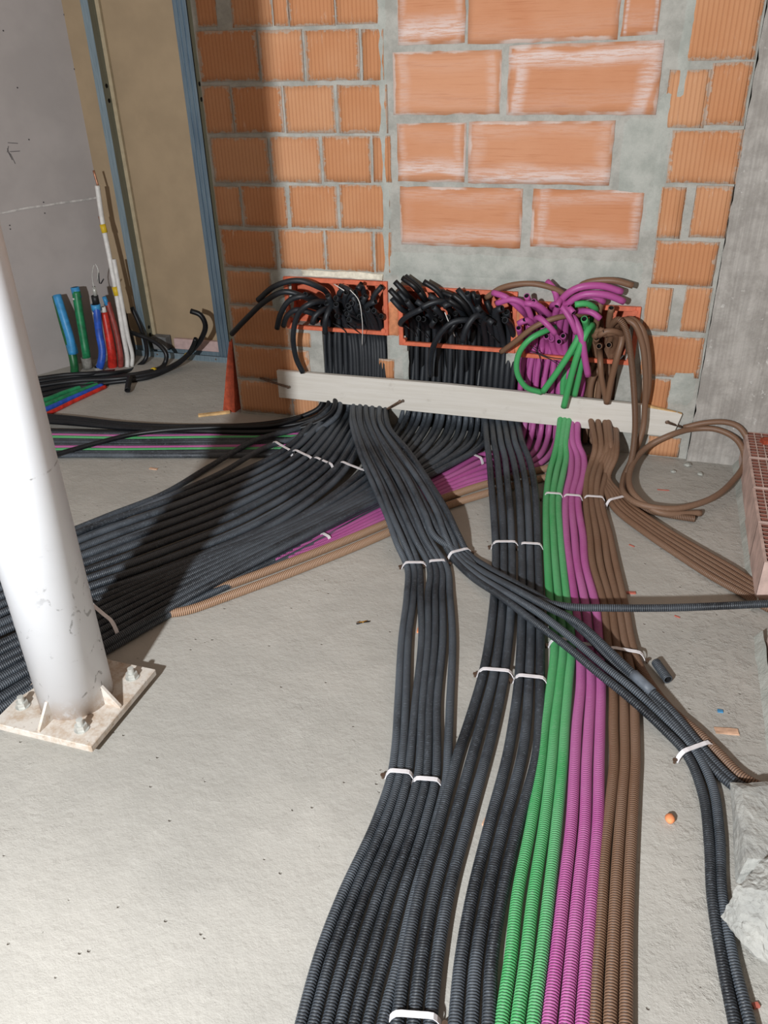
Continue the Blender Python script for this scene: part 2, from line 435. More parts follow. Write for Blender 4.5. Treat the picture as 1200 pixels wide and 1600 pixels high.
def brick(b, mi, th=.006, bloom=(0, 0, 0)):
    x0, x1, z0, z1 = b; r = random.random()
    if mi == 1: x0 -= .003; x1 += .003; z0 -= .003; z1 += .003
    j = lambda: random.uniform(-.003, .003)
    th += random.uniform(-.002, .002)
    nx = max(2, int((x1-x0)/.03)); nz = max(2, int((z1-z0)/.03))
    g = [[None]*(nz+1) for _ in range(nx+1)]
    cx0, cx1, cz0, cz1 = x0+j(), x1+j(), z0+j(), z1+j(); tl = random.uniform(-.002, .002)
    for a in range(nx+1):
        for c in range(nz+1):
            X = cx0+(cx1-cx0)*a/nx; Z = cz0+(cz1-cz0)*c/nz
            e = (a in (0, nx)) or (c in (0, nz))
            q = noise.noise_vector(Vector((X*24, r*50, Z*24)))
            g[a][c] = bm2.verts.new((X+(q.x*.004 if e else 0), YW-th-tl*(a/nx-.5)+(.0022 if e else 0), Z+(q.z*.004 if e else 0)))
    fs = []
    for a in range(nx):
        for c in range(nz): fs.append((bm2.faces.new((g[a][c], g[a+1][c], g[a+1][c+1], g[a][c+1])), a, c))
    rim = [g[a][0] for a in range(nx)]+[g[nx][c] for c in range(nz)]+[g[a][nz] for a in range(nx, 0, -1)]+[g[0][c] for c in range(nz, 0, -1)]
    back = [bm2.verts.new((v.co.x, YW+.004, v.co.z)) for v in rim]
    for i in range(len(rim)):
        f = bm2.faces.new((rim[i], back[i], back[(i+1) % len(rim)], rim[(i+1) % len(rim)])); fs.append((f, None, None))
    for f, a, c in fs:
        f.material_index = mi; f.smooth = a is not None
        for lp in f.loops:
            co = lp.vert.co
            lp[uv] = ((co.x-x0)/(x1-x0), (co.z-z0)/(z1-z0), 0); lp[rl] = r; lp[bl_] = bloom
SCORED = [
 (-1.875, -1.789, 1.701, 1.874), (-1.718, -1.547, 1.695, 1.865), (-1.539, -1.482, 1.691, 1.859), (-1.468, -1.282, 1.69, 1.853), (-1.274, -1.102, 1.688, 1.844),
 (-1.888, -1.624, 1.503, 1.678), (-1.61, -1.428, 1.498, 1.671), (-1.408, -1.19, 1.497, 1.67), (-1.174, -1.09, 1.494, 1.665),
 (-1.892, -1.771, 1.304, 1.48), (-1.756, -1.539, 1.307, 1.477), (-1.521, -1.303, 1.309, 1.478), (-1.284, -1.082, 1.308, 1.475),
 (-1.885, -1.617, 1.11, 1.284), (-1.599, -1.381, 1.114, 1.287), (-1.364, -1.157, 1.117, 1.287), (-1.143, -1.068, 1.119, 1.289),
 (-1.894, -1.776, 0.924, 1.088), (-1.76, -1.552, 0.926, 1.091), (-1.533, -1.318, 0.928, 1.097), (-1.3, -1.084, 0.932, 1.103),
 (-1.888, -1.629, 0.742, 0.905), (-1.601, -1.386, 0.745, 0.91), (-1.375, -1.159, 0.746, 0.914), (-1.147, -1.08, 0.748, 0.913),
 (-1.886, -1.663, 0.571, 0.721), (-1.888, -1.59, 0.371, 0.55), (-1.892, -1.499, 0.201, 0.356), (-1.893, -1.613, 0.022, 0.181), (-1.6, -1.466, 0.02, 0.2),
 (-1.579, -1.49, 0.38, 0.446), (-1.144, -1.074, 0.24, 0.344),
 (0.022, 0.253, 1.534, 1.784), (-0.021, 0.117, 1.323, 1.504), (0.125, 0.25, 1.333, 1.521), (0.018, 0.26, 1.132, 1.308), (0.011, 0.094, 0.936, 1.112), (0.131, 0.258, 0.94, 1.119),
 (0.015, 0.242, 0.754, 0.918), (0.004, 0.098, 0.565, 0.736), (0.152, 0.243, 0.569, 0.744), (0.016, 0.247, 0.375, 0.544), (0.037, 0.146, 0.188, 0.353), (0.095, 0.22, 0.005, 0.093)]
SMOOTH = [
 (-1.032, -0.769, 1.612, 1.87), (-0.755, -0.215, 1.608, 1.849), (-0.203, -0.078, 1.618, 1.833),
 (-1.051, -0.623, 1.367, 1.587), (-0.601, -0.049, 1.367, 1.596), (-1.037, -0.758, 1.122, 1.342), (-0.742, -0.192, 1.121, 1.342), (-1.034, -0.517, 0.872, 1.102), (-0.476, -0.053, 0.881, 1.103)]
for b in SCORED: brick(b, 1)
BLOOM = [(0, 1, .4), (.0, .1, 0), (.2, .2, .8), (.1, .1, .35), (1, .15, .8), (.1, .95, .4), (.2, 1, .3), (.25, .5, .1), (.35, .4, .6)]
for b, q in zip(SMOOTH, BLOOM): brick(b, 3, .005, q)
me2 = bpy.data.meshes.new('tmp'); bm2.to_mesh(me2); bm2.free()
me = bpy.data.meshes.new('wall_back'); bm.loops.layers.float_vector.new('brickuv'); bm.loops.layers.float.new('rnd'); bm.loops.layers.float_vector.new('bloom')
bm.from_mesh(me2)
# rough mortar bands laid over the joints
def slab(x0, x1, z0, z1, th, mi, n=.03, seed=0):
    nx = max(2, int((x1-x0)/.03)); nz = max(2, int((z1-z0)/.03)); g = {}
    for a in range(nx+1):
        for c in range(nz+1):
            X = x0+(x1-x0)*a/nx; Z = z0+(z1-z0)*c/nz; e = a in (0, nx) or c in (0, nz)
            q = noise.noise_vector(Vector((X*18, seed, Z*18)))
            g[a, c] = bm.verts.new((X+(q.x*.014 if e else 0), YW+.003 if e else YW-th*(1+.5*q.y), Z+(q.z*.014 if e else 0)))
    for a in range(nx):
        for c in range(nz):
            f = bm.faces.new((g[a, c], g[a+1, c], g[a+1, c+1], g[a, c+1])); f.material_index = mi; f.smooth = True
slab(-1.125, -1.07, .70, 2.1, .008, 4, seed=3)
slab(.0, .05, 1.4, 2.1, .010, 4, seed=5); slab(-.05, .02, .95, 1.45, .008, 4, seed=6)
slab(-1.10, -.02, .72, .845, .008, 4, seed=1); slab(-1.06, -.3, .69, .77, .012, 4, seed=2)
slab(-.17, -.0, 1.08, 1.36, .007, 4, seed=8)
slab(-1.68, -1.56, .52, .74, .008, 4, seed=9); slab(-1.50, -1.15, .72, .76, .007, 4, seed=10)
slab(-1.105, -1.02, .35, .47, .010, 4, seed=11); slab(-.05, .03, .40, .62, .008, 4, seed=12)
slab(-1.035, -1.005, .12, .40, .010, 4, seed=13); slab(.13, .255, .24, .42, .006, 4, seed=14)
bm.normal_update(); bm.to_mesh(me); bm.free()
wall = link('wall_back', me, [M['mortar'], M['bv'], M['dark'], M['bh'], M['patch']]); wall['kind'] = 'structure'

# orange clay filler between the boxes
bm = bmesh.new()
for x0, x1, z0, z1, sd in ((-1.098, -1.043, .46, .62, 1), (-.522, -.488, .42, .63, 2)):
    g = {}
    for a in range(7):
        for c in range(11):
            X = x0+(x1-x0)*a/6; Z = z0+(z1-z0)*c/10; q = noise.noise_vector(Vector((X*30, sd, Z*30)))
            e = a in (0, 6) or c in (0, 10)
            g[a, c] = bm.verts.new((X+q.x*.004, YW+(.004 if e else -.012-.008*q.y), Z+q.z*.006))
    for a in range(6):
        for c in range(10): bm.faces.new((g[a, c], g[a+1, c], g[a+1, c+1], g[a, c+1]))
o = struct('trim_1', bm, M['clay'], True)

# concrete pillar to the right
bm = bmesh.new()
nx, nz = 24, 60; g = {}
for a in range(nx+1):
    for c in range(nz+1):
        X = .262+1.3*a/nx; Z = 2.3*c/nz; q = noise.noise(Vector((X*7, 2, Z*7)))
        low = .012 if Z < .17 else 0
        g[a, c] = bm.verts.new((X+(noise.noise(Vector((1, 2, Z*20)))*.008 if a == 0 else 0), YW-.004-low-.006*q, Z))
for a in range(nx):
    for c in range(nz): bm.faces.new((g[a, c], g[a+1, c], g[a+1, c+1], g[a, c+1]))
box(bm, .27, 1.56, YW+.012, YW+.3, 0, 2.3)
struct('wall_right', bm, M['pillar'], True)

# grey plasterboard wall, left, and the beige board wall behind the studs
def wallseg(name, p, q, th, z1, mat):
    p = Vector(p+(0,)); q = Vector(q+(0,)); d = (q-p).normalized(); n = Vector((-d.y, d.x, 0))
    bm = bmesh.new(); v = []
    for z in (0, z1):
        for s in (p, q, q+n*th, p+n*th): v.append(bm.verts.new((s.x, s.y, z)))
    for f in ((3, 2, 1, 0), (4, 5, 6, 7), (0, 1, 5, 4), (1, 2, 6, 5), (2, 3, 7, 6), (3, 0, 4, 7)): bm.faces.new([v[i] for i in f])
    bmesh.ops.recalc_face_normals(bm, faces=bm.faces)
    return struct(name, bm, mat)
wallseg('wall_left', (-4.0, 2.28), (-3.07, 4.2), .1, 2.3, M['drygrey'])
bm = bmesh.new(); box(bm, -3.12, -1.45, 4.2, 4.26, 0, 2.3); struct('wall_far', bm, M['beige'])
# joint line across the grey wall
bm = bmesh.new()
pr = None
for i in range(40):
    t = i/39; x = -3.075-.62*t; y = 4.19-1.28*t; z = .905+.006*noise.noise(Vector((t*9, 1, 2)))-.004*t
    w = .0048+.002*noise.noise(Vector((t*30, 4, 2)))
    n = Vector((.90, -.436, 0))*.006
    a = bm.verts.new((x+n.x, y+n.y, z-w)); b = bm.verts.new((x+n.x, y+n.y, z+w))
    if pr: bm.faces.new((pr[0], a, b, pr[1]))
    pr = (a, b)
struct('trim_2', bm, m_plain('white_joint_filler', (188, 184, 180), .9, .1))

bm = bmesh.new()
wn = Vector((.90, -.436, 0)); wt = Vector((.436, .90, 0))
def stroke(a, b, w):
    a = Vector(a)+wn*.0015; b = Vector(b)+wn*.0015; d = (b-a).normalized(); n = wn.cross(d).normalized()*w/2
    bm.faces.new([bm.verts.new(q) for q in (a-n, b-n, b+n, a+n)])
for a, b in (((-3.267, 3.794, 1.23), (-3.244, 3.841, 1.222)), ((-3.267, 3.793, 1.214), (-3.273, 3.78, 1.185)), ((-3.271, 3.784, 1.203), (-3.266, 3.796, 1.146)), ((-3.267, 3.793, 1.187), (-3.243, 3.842, 1.185)), ((-3.267, 3.794, 1.178), (-3.261, 3.806, 1.127)), ((-3.271, 3.786, 1.185), (-3.267, 3.792, 1.159))): stroke(a, b, .0028)
for p in ((-3.219, 3.893, 1.73), (-3.07, 4.2, 1.799), (-3.059, 4.224, 1.604), (-3.216, 3.898, 1.235), (-3.216, 3.899, 1.478), (-3.068, 4.205, 1.303), (-3.308, 3.708, 0.832), (-3.215, 3.901, 0.921), (-3.218, 3.895, 0.865), (-3.07, 4.199, 1.551), (-3.309, 3.707, 0.813)):
    p = Vector(p)+wn*.0015; bm.faces.new([bm.verts.new(p+(wt*math.cos(k*PI/4)+Vector((0, 0, 1))*math.sin(k*PI/4))*.004) for k in range(8)])
struct('trim_3', bm, m_plain('pencil_grey', (74, 70, 72), .9, .1))

# ------------------------------------------------------------------ steel column
CX, CY = -1.388, 1.366
col = thing('steel_column', 'round white painted steel column bolted to the floor by a square plate', 'column', (CX, CY, 0))
bm = bmesh.new(); cyl(bm, (0, 0, .04), .1, 2.26, 64); post = obj('post', bm, M['paint'], col, smooth=False); post.rotation_euler = (0, .010, 0)
for p in col.children[0].data.polygons: p.use_smooth = abs(p.normal.z) < .5
bm = bmesh.new(); box(bm, -.158, .158, -.158, .158, .02, .042, bev=.002); box(bm, -.140, .140, -.140, .140, 0, .02); obj('base_plate', bm, M['plate'], col)
for k in range(4):
    bm = bmesh.new(); t = .004
    pr = [(.097, .042), (.152, .042), (.152, .047), (.103, .105), (.097, .105)]
    a = [bm.verts.new((x, -t, z)) for x, z in pr]; b = [bm.verts.new((x, t, z)) for x, z in pr]
    bm.faces.new(a); bm.faces.new(b[::-1])
    for i in range(5): bm.faces.new((a[i], b[i], b[(i+1) % 5], a[(i+1) % 5]))
    bmesh.ops.recalc_face_normals(bm, faces=bm.faces)
    g = obj('gusset', bm, M['plate'], col); g.rotation_euler = (0, 0, k*PI/2-.06)
for px, py in ((.112, .108), (.096, -.110), (-.118, -.080), (-.11, .11)):
    bm = bmesh.new(); cyl(bm, (0, 0, .042), .009, .034, 14)
    b = obj('anchor_bolt', bm, M['zinc'], col, (px, py, 0))
    bm = bmesh.new(); cyl(bm, (0, 0, .042), .020, .003, 24); obj('washer', bm, M['zinc'], b)
    bm = bmesh.new(); cyl(bm, (0, 0, .045), .0165, .015, 6); obj('nut', bm, M['zinc'], b)

# ------------------------------------------------------------------ studs, track, boards
def stud(x0, x1, label, ridged):
    r = thing('metal_stud', label, 'metal stud', ((x0+x1)/2, 4.12, 0)); w = (x1-x0)/2
    bm = bmesh.new()
    if ridged:
        n = 6
        for i in range(n):
            a = -w+2*w*i/n; box(bm, a, a+2*w/n, (.000 if i % 2 else .006), .010, .03, 2.28)
    else: box(bm, -w, w, 0, .002, .03, 2.28)
    obj('front_flange', bm, M['steel2' if ridged else 'steel'], r)
    bm = bmesh.new(); box(bm, w-.002, w, .002, .079, .03, 2.28)
    obj('web', bm, M['steelside'], r)
    bm = bmesh.new(); box(bm, w, w+.022, .060, .079, .03, 2.28); obj('lit_rear_flange', bm, M['litflange'], r)  # rear flange of the stud; the light on it is put into the pale beige
    for z in (.17, .125, 1.47, 1.40):
        bm = bmesh.new(); cyl(bm, (w-.0005, .035, z), .011, .0015, 12, 'X'); obj('punched_hole', bm, M['bore'], r)
    return r
stud(-2.902, -2.858, 'bright galvanised stud nearest the grey wall', False)
stud(-2.384, -2.306, 'ridged blue-grey galvanised stud beside the brick wall', True)
tr = thing('floor_track', 'galvanised floor track under the two studs', 'metal track', (-2.5, 4.12, 0))
bm = bmesh.new(); box(bm, -.56, .62, -.012, .079, 0, .003); box(bm, -.56, .62, -.012, -.009, .003, .034); box(bm, -.56, .62, .076, .079, .003, .034); obj('track_channel', bm, M['steel'], tr)
for x in (-.3, .1, .25):
    bm = bmesh.new(); cyl(bm, (x, -.0135, .018), .005, .002, 10, 'Y'); obj('screw', bm, M['nail'], tr)
bm = bmesh.new(); box(bm, -2.71, -2.39, 4.168, 4.195, .04, .105, bev=.003)
tag(obj('board_offcut', bm, M['pinkboard']), 'pinkish plasterboard offcut standing in the floor track between the studs', 'board offcut')
bm = bmesh.new(); box(bm, -2.84, -2.74, 4.13, 4.19, .04, .12, bev=.003)
tag(obj('board_offcut', bm, m_plain('grey_offcut', (112, 112, 112), .8, .2)), 'small grey offcut wedged at the foot of the bright stud', 'board offcut')

# leaning terracotta sheet at the brick wall's end
bm = bmesh.new()
q = [(-2.035, 3.475, 0), (-1.945, 3.455, 0), (-1.915, 3.452, .36), (-1.93, 3.48, .36)]
lo = [(-2.03, 3.455, 0.0), (-1.955, 3.44, .0)]
V = [bm.verts.new(p) for p in ((-2.035, 3.50, 0), (-2.010, 3.44, 0), (-1.935, 3.43, .0), (-1.925, 3.50, 0), (-1.932, 3.49, .37), (-1.925, 3.44, .37), (-1.906, 3.44, .37), (-1.904, 3.49, .37))]
for f in ((3, 2, 1, 0), (4, 5, 6, 7), (0, 1, 5, 4), (1, 2, 6, 5), (2, 3, 7, 6), (3, 0, 4, 7)): bm.faces.new([V[i] for i in f])
bmesh.ops.recalc_face_normals(bm, faces=bm.faces)
bmesh.ops.subdivide_edges(bm, edges=bm.edges, cuts=5, use_grid_fill=True); jitter(bm, .003, 40)
tag(obj('clay_slab', bm, M['terracotta']), 'red clay slab leaning on the end of the brick wall', 'clay slab')

# ------------------------------------------------------------------ junction boxes
def jbox(b, label, rim_bottom=True, x_to=None):
    x0, x1, z0, z1 = b; w = (x1-x0)/2; cx = (x0+x1)/2
    r = thing('junction_box', label, 'junction box', (cx, YW, z0)); h = z1-z0; t = .004
    bm = bmesh.new()
    box(bm, -w, -w+t, .0, .11, 0, h); box(bm, w-t, w, .0, .11, 0, h); box(bm, -w, w, .0, .11, h-t, h); box(bm, -w, w, .106, .11, 0, h)
    box(bm, -w, w, .0, .03, 0, t)
    obj('housing', bm, M['box'], r)
    bm = bmesh.new(); e = .016
    y0, y1 = -.016, .002
    box(bm, -w-.004, -w+e, y0, y1, -.004, h+.004, bev=.002); box(bm, w-e, w+.004, y0, y1, -.004, h+.004, bev=.002)
    box(bm, -w+e, w-e, y0, y1, h-e, h+.004, bev=.002); box(bm, -w+e, w-e, y0, y1, -.004, e-.002, bev=.002)
    obj('rim', bm, M['box'], r)
    for sx in (-1, 1):
        for sz in (0, 1):
            bm = bmesh.new(); cyl(bm, (sx*(w-.018), -.02, .018 if sz == 0 else h-.018), .011, .03, 14, 'Y', r2=.011)
            obj('screw_post', bm, M['box'], r)
    for k in range(3):
        bm = bmesh.new(); x = -w+2*w*(k+1)/4; box(bm, x-.003, x+.003, .001, .1, h-.03, h-t); obj('divider_rib', bm, M['box'], r)
    return r
jbox(BOXES[0], 'orange wall box on the left, full of black conduit ends curling left')
jbox(BOXES[1], 'orange wall box in the middle, full of black conduit ends fanning up')
jbox(BOXES[2], 'orange wall box on the right, holding magenta, green and brown conduit ends')
bm = bmesh.new(); box(bm, -1.50, -1.115, YW-.012, YW+.002, .715, .742); bmesh.ops.subdivide_edges(bm, edges=bm.edges, cuts=9, use_grid_fill=True); jitter(bm, .006, 45)
tag(obj('foam_strip', bm, M['foam'], smooth=True), 'cream foam strip along the top of the left orange box', 'filler strip')

# ------------------------------------------------------------------ the board and its nails
bd = thing('wooden_board', 'long pale wooden board nailed across the conduits low on the brick wall', 'board', (-.73, 3.395, .15))
def plank(name, pts, y0, y1, mat):
    bm = bmesh.new(); a = [bm.verts.new((x, y0, z)) for x, z in pts]; b = [bm.verts.new((x, y1, z)) for x, z in pts]
    bm.faces.new(a); bm.faces.new(b[::-1]); n = len(pts)
    for i in range(n): bm.faces.new((a[i], b[i], b[(i+1) % n], a[(i+1) % n]))
    bmesh.ops.recalc_face_normals(bm, faces=bm.faces)
    bmesh.ops.bevel(bm, geom=list(bm.edges), offset=.0012, segments=1, affect='EDGES')
    for v in bm.verts: v.co -= Vector((-.73, 3.395, .15))
    return obj(name, bm, mat, bd)
PT = [(-1.655, 3.383, 0.266), (-1.655, 3.383, 0.127), (-0.803, 3.383, 0.122), (0.079, 3.383, 0.119), (0.064, 3.383, 0.252), (-0.805, 3.383, 0.27)]
plank('plank', [(p[0], p[2]) for p in PT], YW-.05, YW-.028, M['wood'])
PT = [(-0.004, 3.405, 0.242), (0.012, 3.405, 0.112), (0.186, 3.405, 0.109), (0.212, 3.405, 0.217), (0.19, 3.405, 0.223)]
plank('plank_end', [(p[0], p[2]) for p in PT], YW-.028, YW-.012, M['wood'])
PT = [(0.058, 3.405, 0.236), (0.208, 3.405, 0.21), (0.211, 3.405, 0.219), (0.062, 3.405, 0.246)]
plank('raw_edge', [(p[0], p[2]) for p in PT], YW-.027, YW-.010, M['rawwood'])
for a, b in (((-1.59, 3.358, 0.196), (-1.771, 3.433, 0.199)), ((-1.017, 3.328, 0.19), (-1.113, 3.381, 0.111)), ((0.154, 3.378, 0.187), (0.227, 3.433, 0.147))):
    a = Vector(a); b = Vector(b); o = Vector((-.73, 3.395, .15))
    n = tube('nail', [tuple(a-o), tuple((a+b)/2-o), tuple(b-o)], .0055, M['nail'], bd, ribs=False, sides=8)
    bm = bmesh.new(); bmesh.ops.create_uvsphere(bm, u_segments=10, v_segments=6, radius=.008, matrix=Matrix.Diagonal((1, .5, 1, 1)))
    obj('nail_head', bm, M['nail'], n, tuple(Vector((0, 0, 0))))

# ------------------------------------------------------------------ conduits
def lerp(a, b, t): return tuple(a[i]+(b[i]-a[i])*t for i in range(3))
def bundle(rows, n, mi=0, wig=.004, stack=0.0):
    """n centre lines between the left edge and right edge points of each row"""
    out = []
    for i in range(n):
        t = i/(n-1) if n > 1 else .5
        path = []
        for k, (a, b) in enumerate(rows):
            p = lerp(a, b, t)
            q = noise.noise_vector(Vector((i*3.7, k*2.3, mi*5.1)))
            path.append((p[0]+q.x*wig, p[1]+q.y*wig, max(.0, p[2]+abs(q.z)*wig*1.2+(stack if i % 2 else 0))))
        out.append(path)
    return out
# where each box holds its conduits; lists of curled ends (from the tip down to the box)
def tip_pool(pts_list): return list(pts_list)

TIPS1 = [
 [(-1.689, 3.333, 0.618), (-1.586, 3.313, 0.693), (-1.475, 3.313, 0.723), (-1.406, 3.343, 0.697), (-1.387, 3.403, 0.614)],
 [(-1.867, 3.373, 0.435), (-1.748, 3.333, 0.529), (-1.624, 3.313, 0.624), (-1.515, 3.303, 0.673), (-1.437, 3.333, 0.647), (-1.4, 3.403, 0.554)],
 [(-1.606, 3.333, 0.492), (-1.564, 3.313, 0.569), (-1.503, 3.303, 0.637), (-1.434, 3.313, 0.655), (-1.395, 3.383, 0.566)],
 [(-1.582, 3.353, 0.5), (-1.54, 3.323, 0.559), (-1.483, 3.313, 0.592), (-1.422, 3.343, 0.57), (-1.394, 3.403, 0.507)],
 [(-1.508, 3.363, 0.276), (-1.533, 3.343, 0.35), (-1.528, 3.313, 0.477), (-1.489, 3.303, 0.583), (-1.43, 3.313, 0.627), (-1.391, 3.383, 0.572)],
 [(-1.415, 3.303, 0.535), (-1.394, 3.303, 0.571), (-1.361, 3.333, 0.593), (-1.349, 3.393, 0.554)],
 [(-1.372, 3.343, 0.484), (-1.347, 3.313, 0.554), (-1.33, 3.333, 0.595), (-1.321, 3.383, 0.594)],
 [(-1.336, 3.313, 0.663), (-1.326, 3.343, 0.622), (-1.342, 3.403, 0.528)],
 [(-1.295, 3.303, 0.631), (-1.304, 3.343, 0.591), (-1.317, 3.403, 0.523)],
 [(-1.248, 3.313, 0.682), (-1.259, 3.353, 0.634), (-1.273, 3.403, 0.532)],
 [(-1.271, 3.353, 0.69), (-1.301, 3.363, 0.658), (-1.304, 3.413, 0.542)],
 [(-1.211, 3.333, 0.681), (-1.244, 3.353, 0.641), (-1.255, 3.403, 0.533)],
 [(-1.3, 3.373, 0.692), (-1.221, 3.353, 0.676), (-1.184, 3.343, 0.618), (-1.206, 3.403, 0.522)],
 [(-1.167, 3.333, 0.667), (-1.158, 3.353, 0.623), (-1.175, 3.403, 0.532)],
 [(-1.201, 3.333, 0.693), (-1.169, 3.353, 0.706), (-1.148, 3.373, 0.669), (-1.16, 3.413, 0.536)],
 [(-1.121, 3.333, 0.644), (-1.143, 3.353, 0.612), (-1.138, 3.403, 0.535)],
 [(-1.106, 3.383, 0.699), (-1.119, 3.383, 0.648), (-1.13, 3.413, 0.532)],
]
TIPS2 = [
 [(-1.044, 3.323, 0.665), (-1.007, 3.323, 0.625), (-0.994, 3.383, 0.541)],
 [(-1.049, 3.313, 0.706), (-1.001, 3.313, 0.659), (-0.979, 3.383, 0.556)],
 [(-1.025, 3.313, 0.74), (-0.978, 3.313, 0.693), (-0.959, 3.383, 0.563)],
 [(-0.997, 3.333, 0.752), (-0.935, 3.323, 0.715), (-0.929, 3.383, 0.574)],
 [(-0.994, 3.363, 0.751), (-0.929, 3.353, 0.707), (-0.92, 3.393, 0.58)],
 [(-0.964, 3.283, 0.669), (-0.95, 3.313, 0.629), (-0.953, 3.383, 0.552)],
 [(-0.896, 3.283, 0.64), (-0.959, 3.303, 0.598), (-1.003, 3.353, 0.549), (-1.007, 3.403, 0.496)],
 [(-0.904, 3.333, 0.741), (-0.842, 3.333, 0.703), (-0.804, 3.363, 0.629), (-0.801, 3.403, 0.533)],
 [(-0.905, 3.293, 0.64), (-0.845, 3.303, 0.665), (-0.797, 3.333, 0.66), (-0.753, 3.393, 0.568)],
 [(-0.854, 3.303, 0.645), (-0.825, 3.333, 0.614), (-0.824, 3.403, 0.526)],
 [(-0.809, 3.293, 0.651), (-0.776, 3.313, 0.661), (-0.742, 3.363, 0.605), (-0.738, 3.403, 0.532)],
 [(-0.773, 3.313, 0.699), (-0.726, 3.313, 0.664), (-0.695, 3.353, 0.6), (-0.695, 3.403, 0.529)],
 [(-0.713, 3.323, 0.705), (-0.71, 3.353, 0.665), (-0.71, 3.403, 0.553)],
 [(-0.667, 3.313, 0.696), (-0.668, 3.353, 0.645), (-0.67, 3.403, 0.536)],
 [(-0.761, 3.353, 0.711), (-0.716, 3.343, 0.667), (-0.661, 3.383, 0.576), (-0.653, 3.403, 0.532)],
 [(-0.878, 3.353, 0.314), (-0.875, 3.333, 0.399), (-0.839, 3.303, 0.504), (-0.77, 3.293, 0.585), (-0.71, 3.323, 0.591), (-0.681, 3.393, 0.516)],
 [(-0.726, 3.303, 0.501), (-0.703, 3.293, 0.572), (-0.668, 3.313, 0.618), (-0.63, 3.363, 0.579), (-0.621, 3.403, 0.502)],
 [(-0.594, 3.303, 0.588), (-0.615, 3.313, 0.6), (-0.639, 3.353, 0.581), (-0.641, 3.403, 0.515)],
 [(-0.593, 3.333, 0.639), (-0.612, 3.353, 0.602), (-0.607, 3.403, 0.518)],
 [(-0.561, 3.313, 0.652), (-0.588, 3.333, 0.634), (-0.59, 3.403, 0.519)],
]
TIPSP = [
 [(-0.607, 3.333, 0.71), (-0.55, 3.313, 0.7), (-0.492, 3.333, 0.65), (-0.469, 3.393, 0.552)],
 [(-0.587, 3.323, 0.669), (-0.521, 3.303, 0.694), (-0.469, 3.313, 0.673), (-0.439, 3.353, 0.599), (-0.436, 3.403, 0.524)],
 [(-0.491, 3.313, 0.591), (-0.46, 3.313, 0.609), (-0.438, 3.353, 0.583), (-0.43, 3.403, 0.516)],
 [(-0.461, 3.293, 0.715), (-0.451, 3.333, 0.674), (-0.416, 3.393, 0.575)],
 [(-0.432, 3.283, 0.696), (-0.412, 3.323, 0.663), (-0.394, 3.393, 0.568)],
 [(-0.466, 3.293, 0.684), (-0.42, 3.293, 0.681), (-0.375, 3.333, 0.636), (-0.361, 3.393, 0.551)],
 [(-0.39, 3.353, 0.761), (-0.357, 3.333, 0.736), (-0.338, 3.353, 0.659), (-0.35, 3.403, 0.535)],
 [(-0.335, 3.273, 0.684), (-0.325, 3.303, 0.705), (-0.305, 3.333, 0.666), (-0.298, 3.403, 0.544)],
 [(-0.092, 3.343, 0.737), (-0.171, 3.313, 0.764), (-0.256, 3.293, 0.759), (-0.311, 3.303, 0.718), (-0.346, 3.353, 0.632), (-0.351, 3.403, 0.541)],
 [(-0.08, 3.333, 0.702), (-0.148, 3.303, 0.732), (-0.236, 3.293, 0.732), (-0.294, 3.313, 0.688), (-0.324, 3.363, 0.603), (-0.323, 3.403, 0.526)],
 [(-0.156, 3.343, 0.693), (-0.205, 3.323, 0.721), (-0.267, 3.323, 0.708), (-0.291, 3.373, 0.629)],
 [(-0.333, 3.293, 0.565), (-0.366, 3.283, 0.603), (-0.407, 3.303, 0.626), (-0.422, 3.343, 0.603), (-0.414, 3.403, 0.52)],
 [(-0.36, 3.313, 0.529), (-0.381, 3.293, 0.572), (-0.411, 3.313, 0.586), (-0.437, 3.363, 0.552), (-0.446, 3.403, 0.5)],
 [(-0.25, 3.303, 0.57), (-0.277, 3.293, 0.627), (-0.324, 3.313, 0.676), (-0.358, 3.343, 0.671), (-0.362, 3.393, 0.565)],
 [(-0.267, 3.273, 0.662), (-0.291, 3.293, 0.678), (-0.305, 3.353, 0.634), (-0.308, 3.403, 0.538)],
 [(-0.163, 3.313, 0.633), (-0.198, 3.313, 0.657), (-0.243, 3.333, 0.654), (-0.267, 3.393, 0.571)],
 [(-0.188, 3.323, 0.386), (-0.207, 3.303, 0.467), (-0.23, 3.293, 0.564), (-0.263, 3.313, 0.622), (-0.294, 3.353, 0.63), (-0.302, 3.403, 0.538)],
]
TIPSG = [
 [(-0.266, 3.283, 0.693), (-0.225, 3.293, 0.697), (-0.188, 3.333, 0.668), (-0.209, 3.403, 0.558)],
 [(-0.224, 3.283, 0.638), (-0.216, 3.333, 0.592), (-0.226, 3.403, 0.516)],
 [(-0.372, 3.333, 0.294), (-0.317, 3.313, 0.393), (-0.264, 3.303, 0.498), (-0.233, 3.313, 0.571), (-0.223, 3.363, 0.583), (-0.237, 3.413, 0.512)],
 [(-0.278, 3.343, 0.228), (-0.259, 3.313, 0.364), (-0.236, 3.293, 0.49), (-0.212, 3.303, 0.575), (-0.195, 3.353, 0.593), (-0.216, 3.403, 0.517)],
 [(-0.382, 3.373, 0.275), (-0.446, 3.343, 0.305), (-0.486, 3.323, 0.376), (-0.483, 3.313, 0.459), (-0.443, 3.303, 0.527), (-0.386, 3.333, 0.56), (-0.272, 3.383, 0.547)],
 [(-0.239, 3.373, 0.274), (-0.226, 3.343, 0.382), (-0.217, 3.323, 0.501), (-0.21, 3.353, 0.56), (-0.224, 3.403, 0.488)],
]
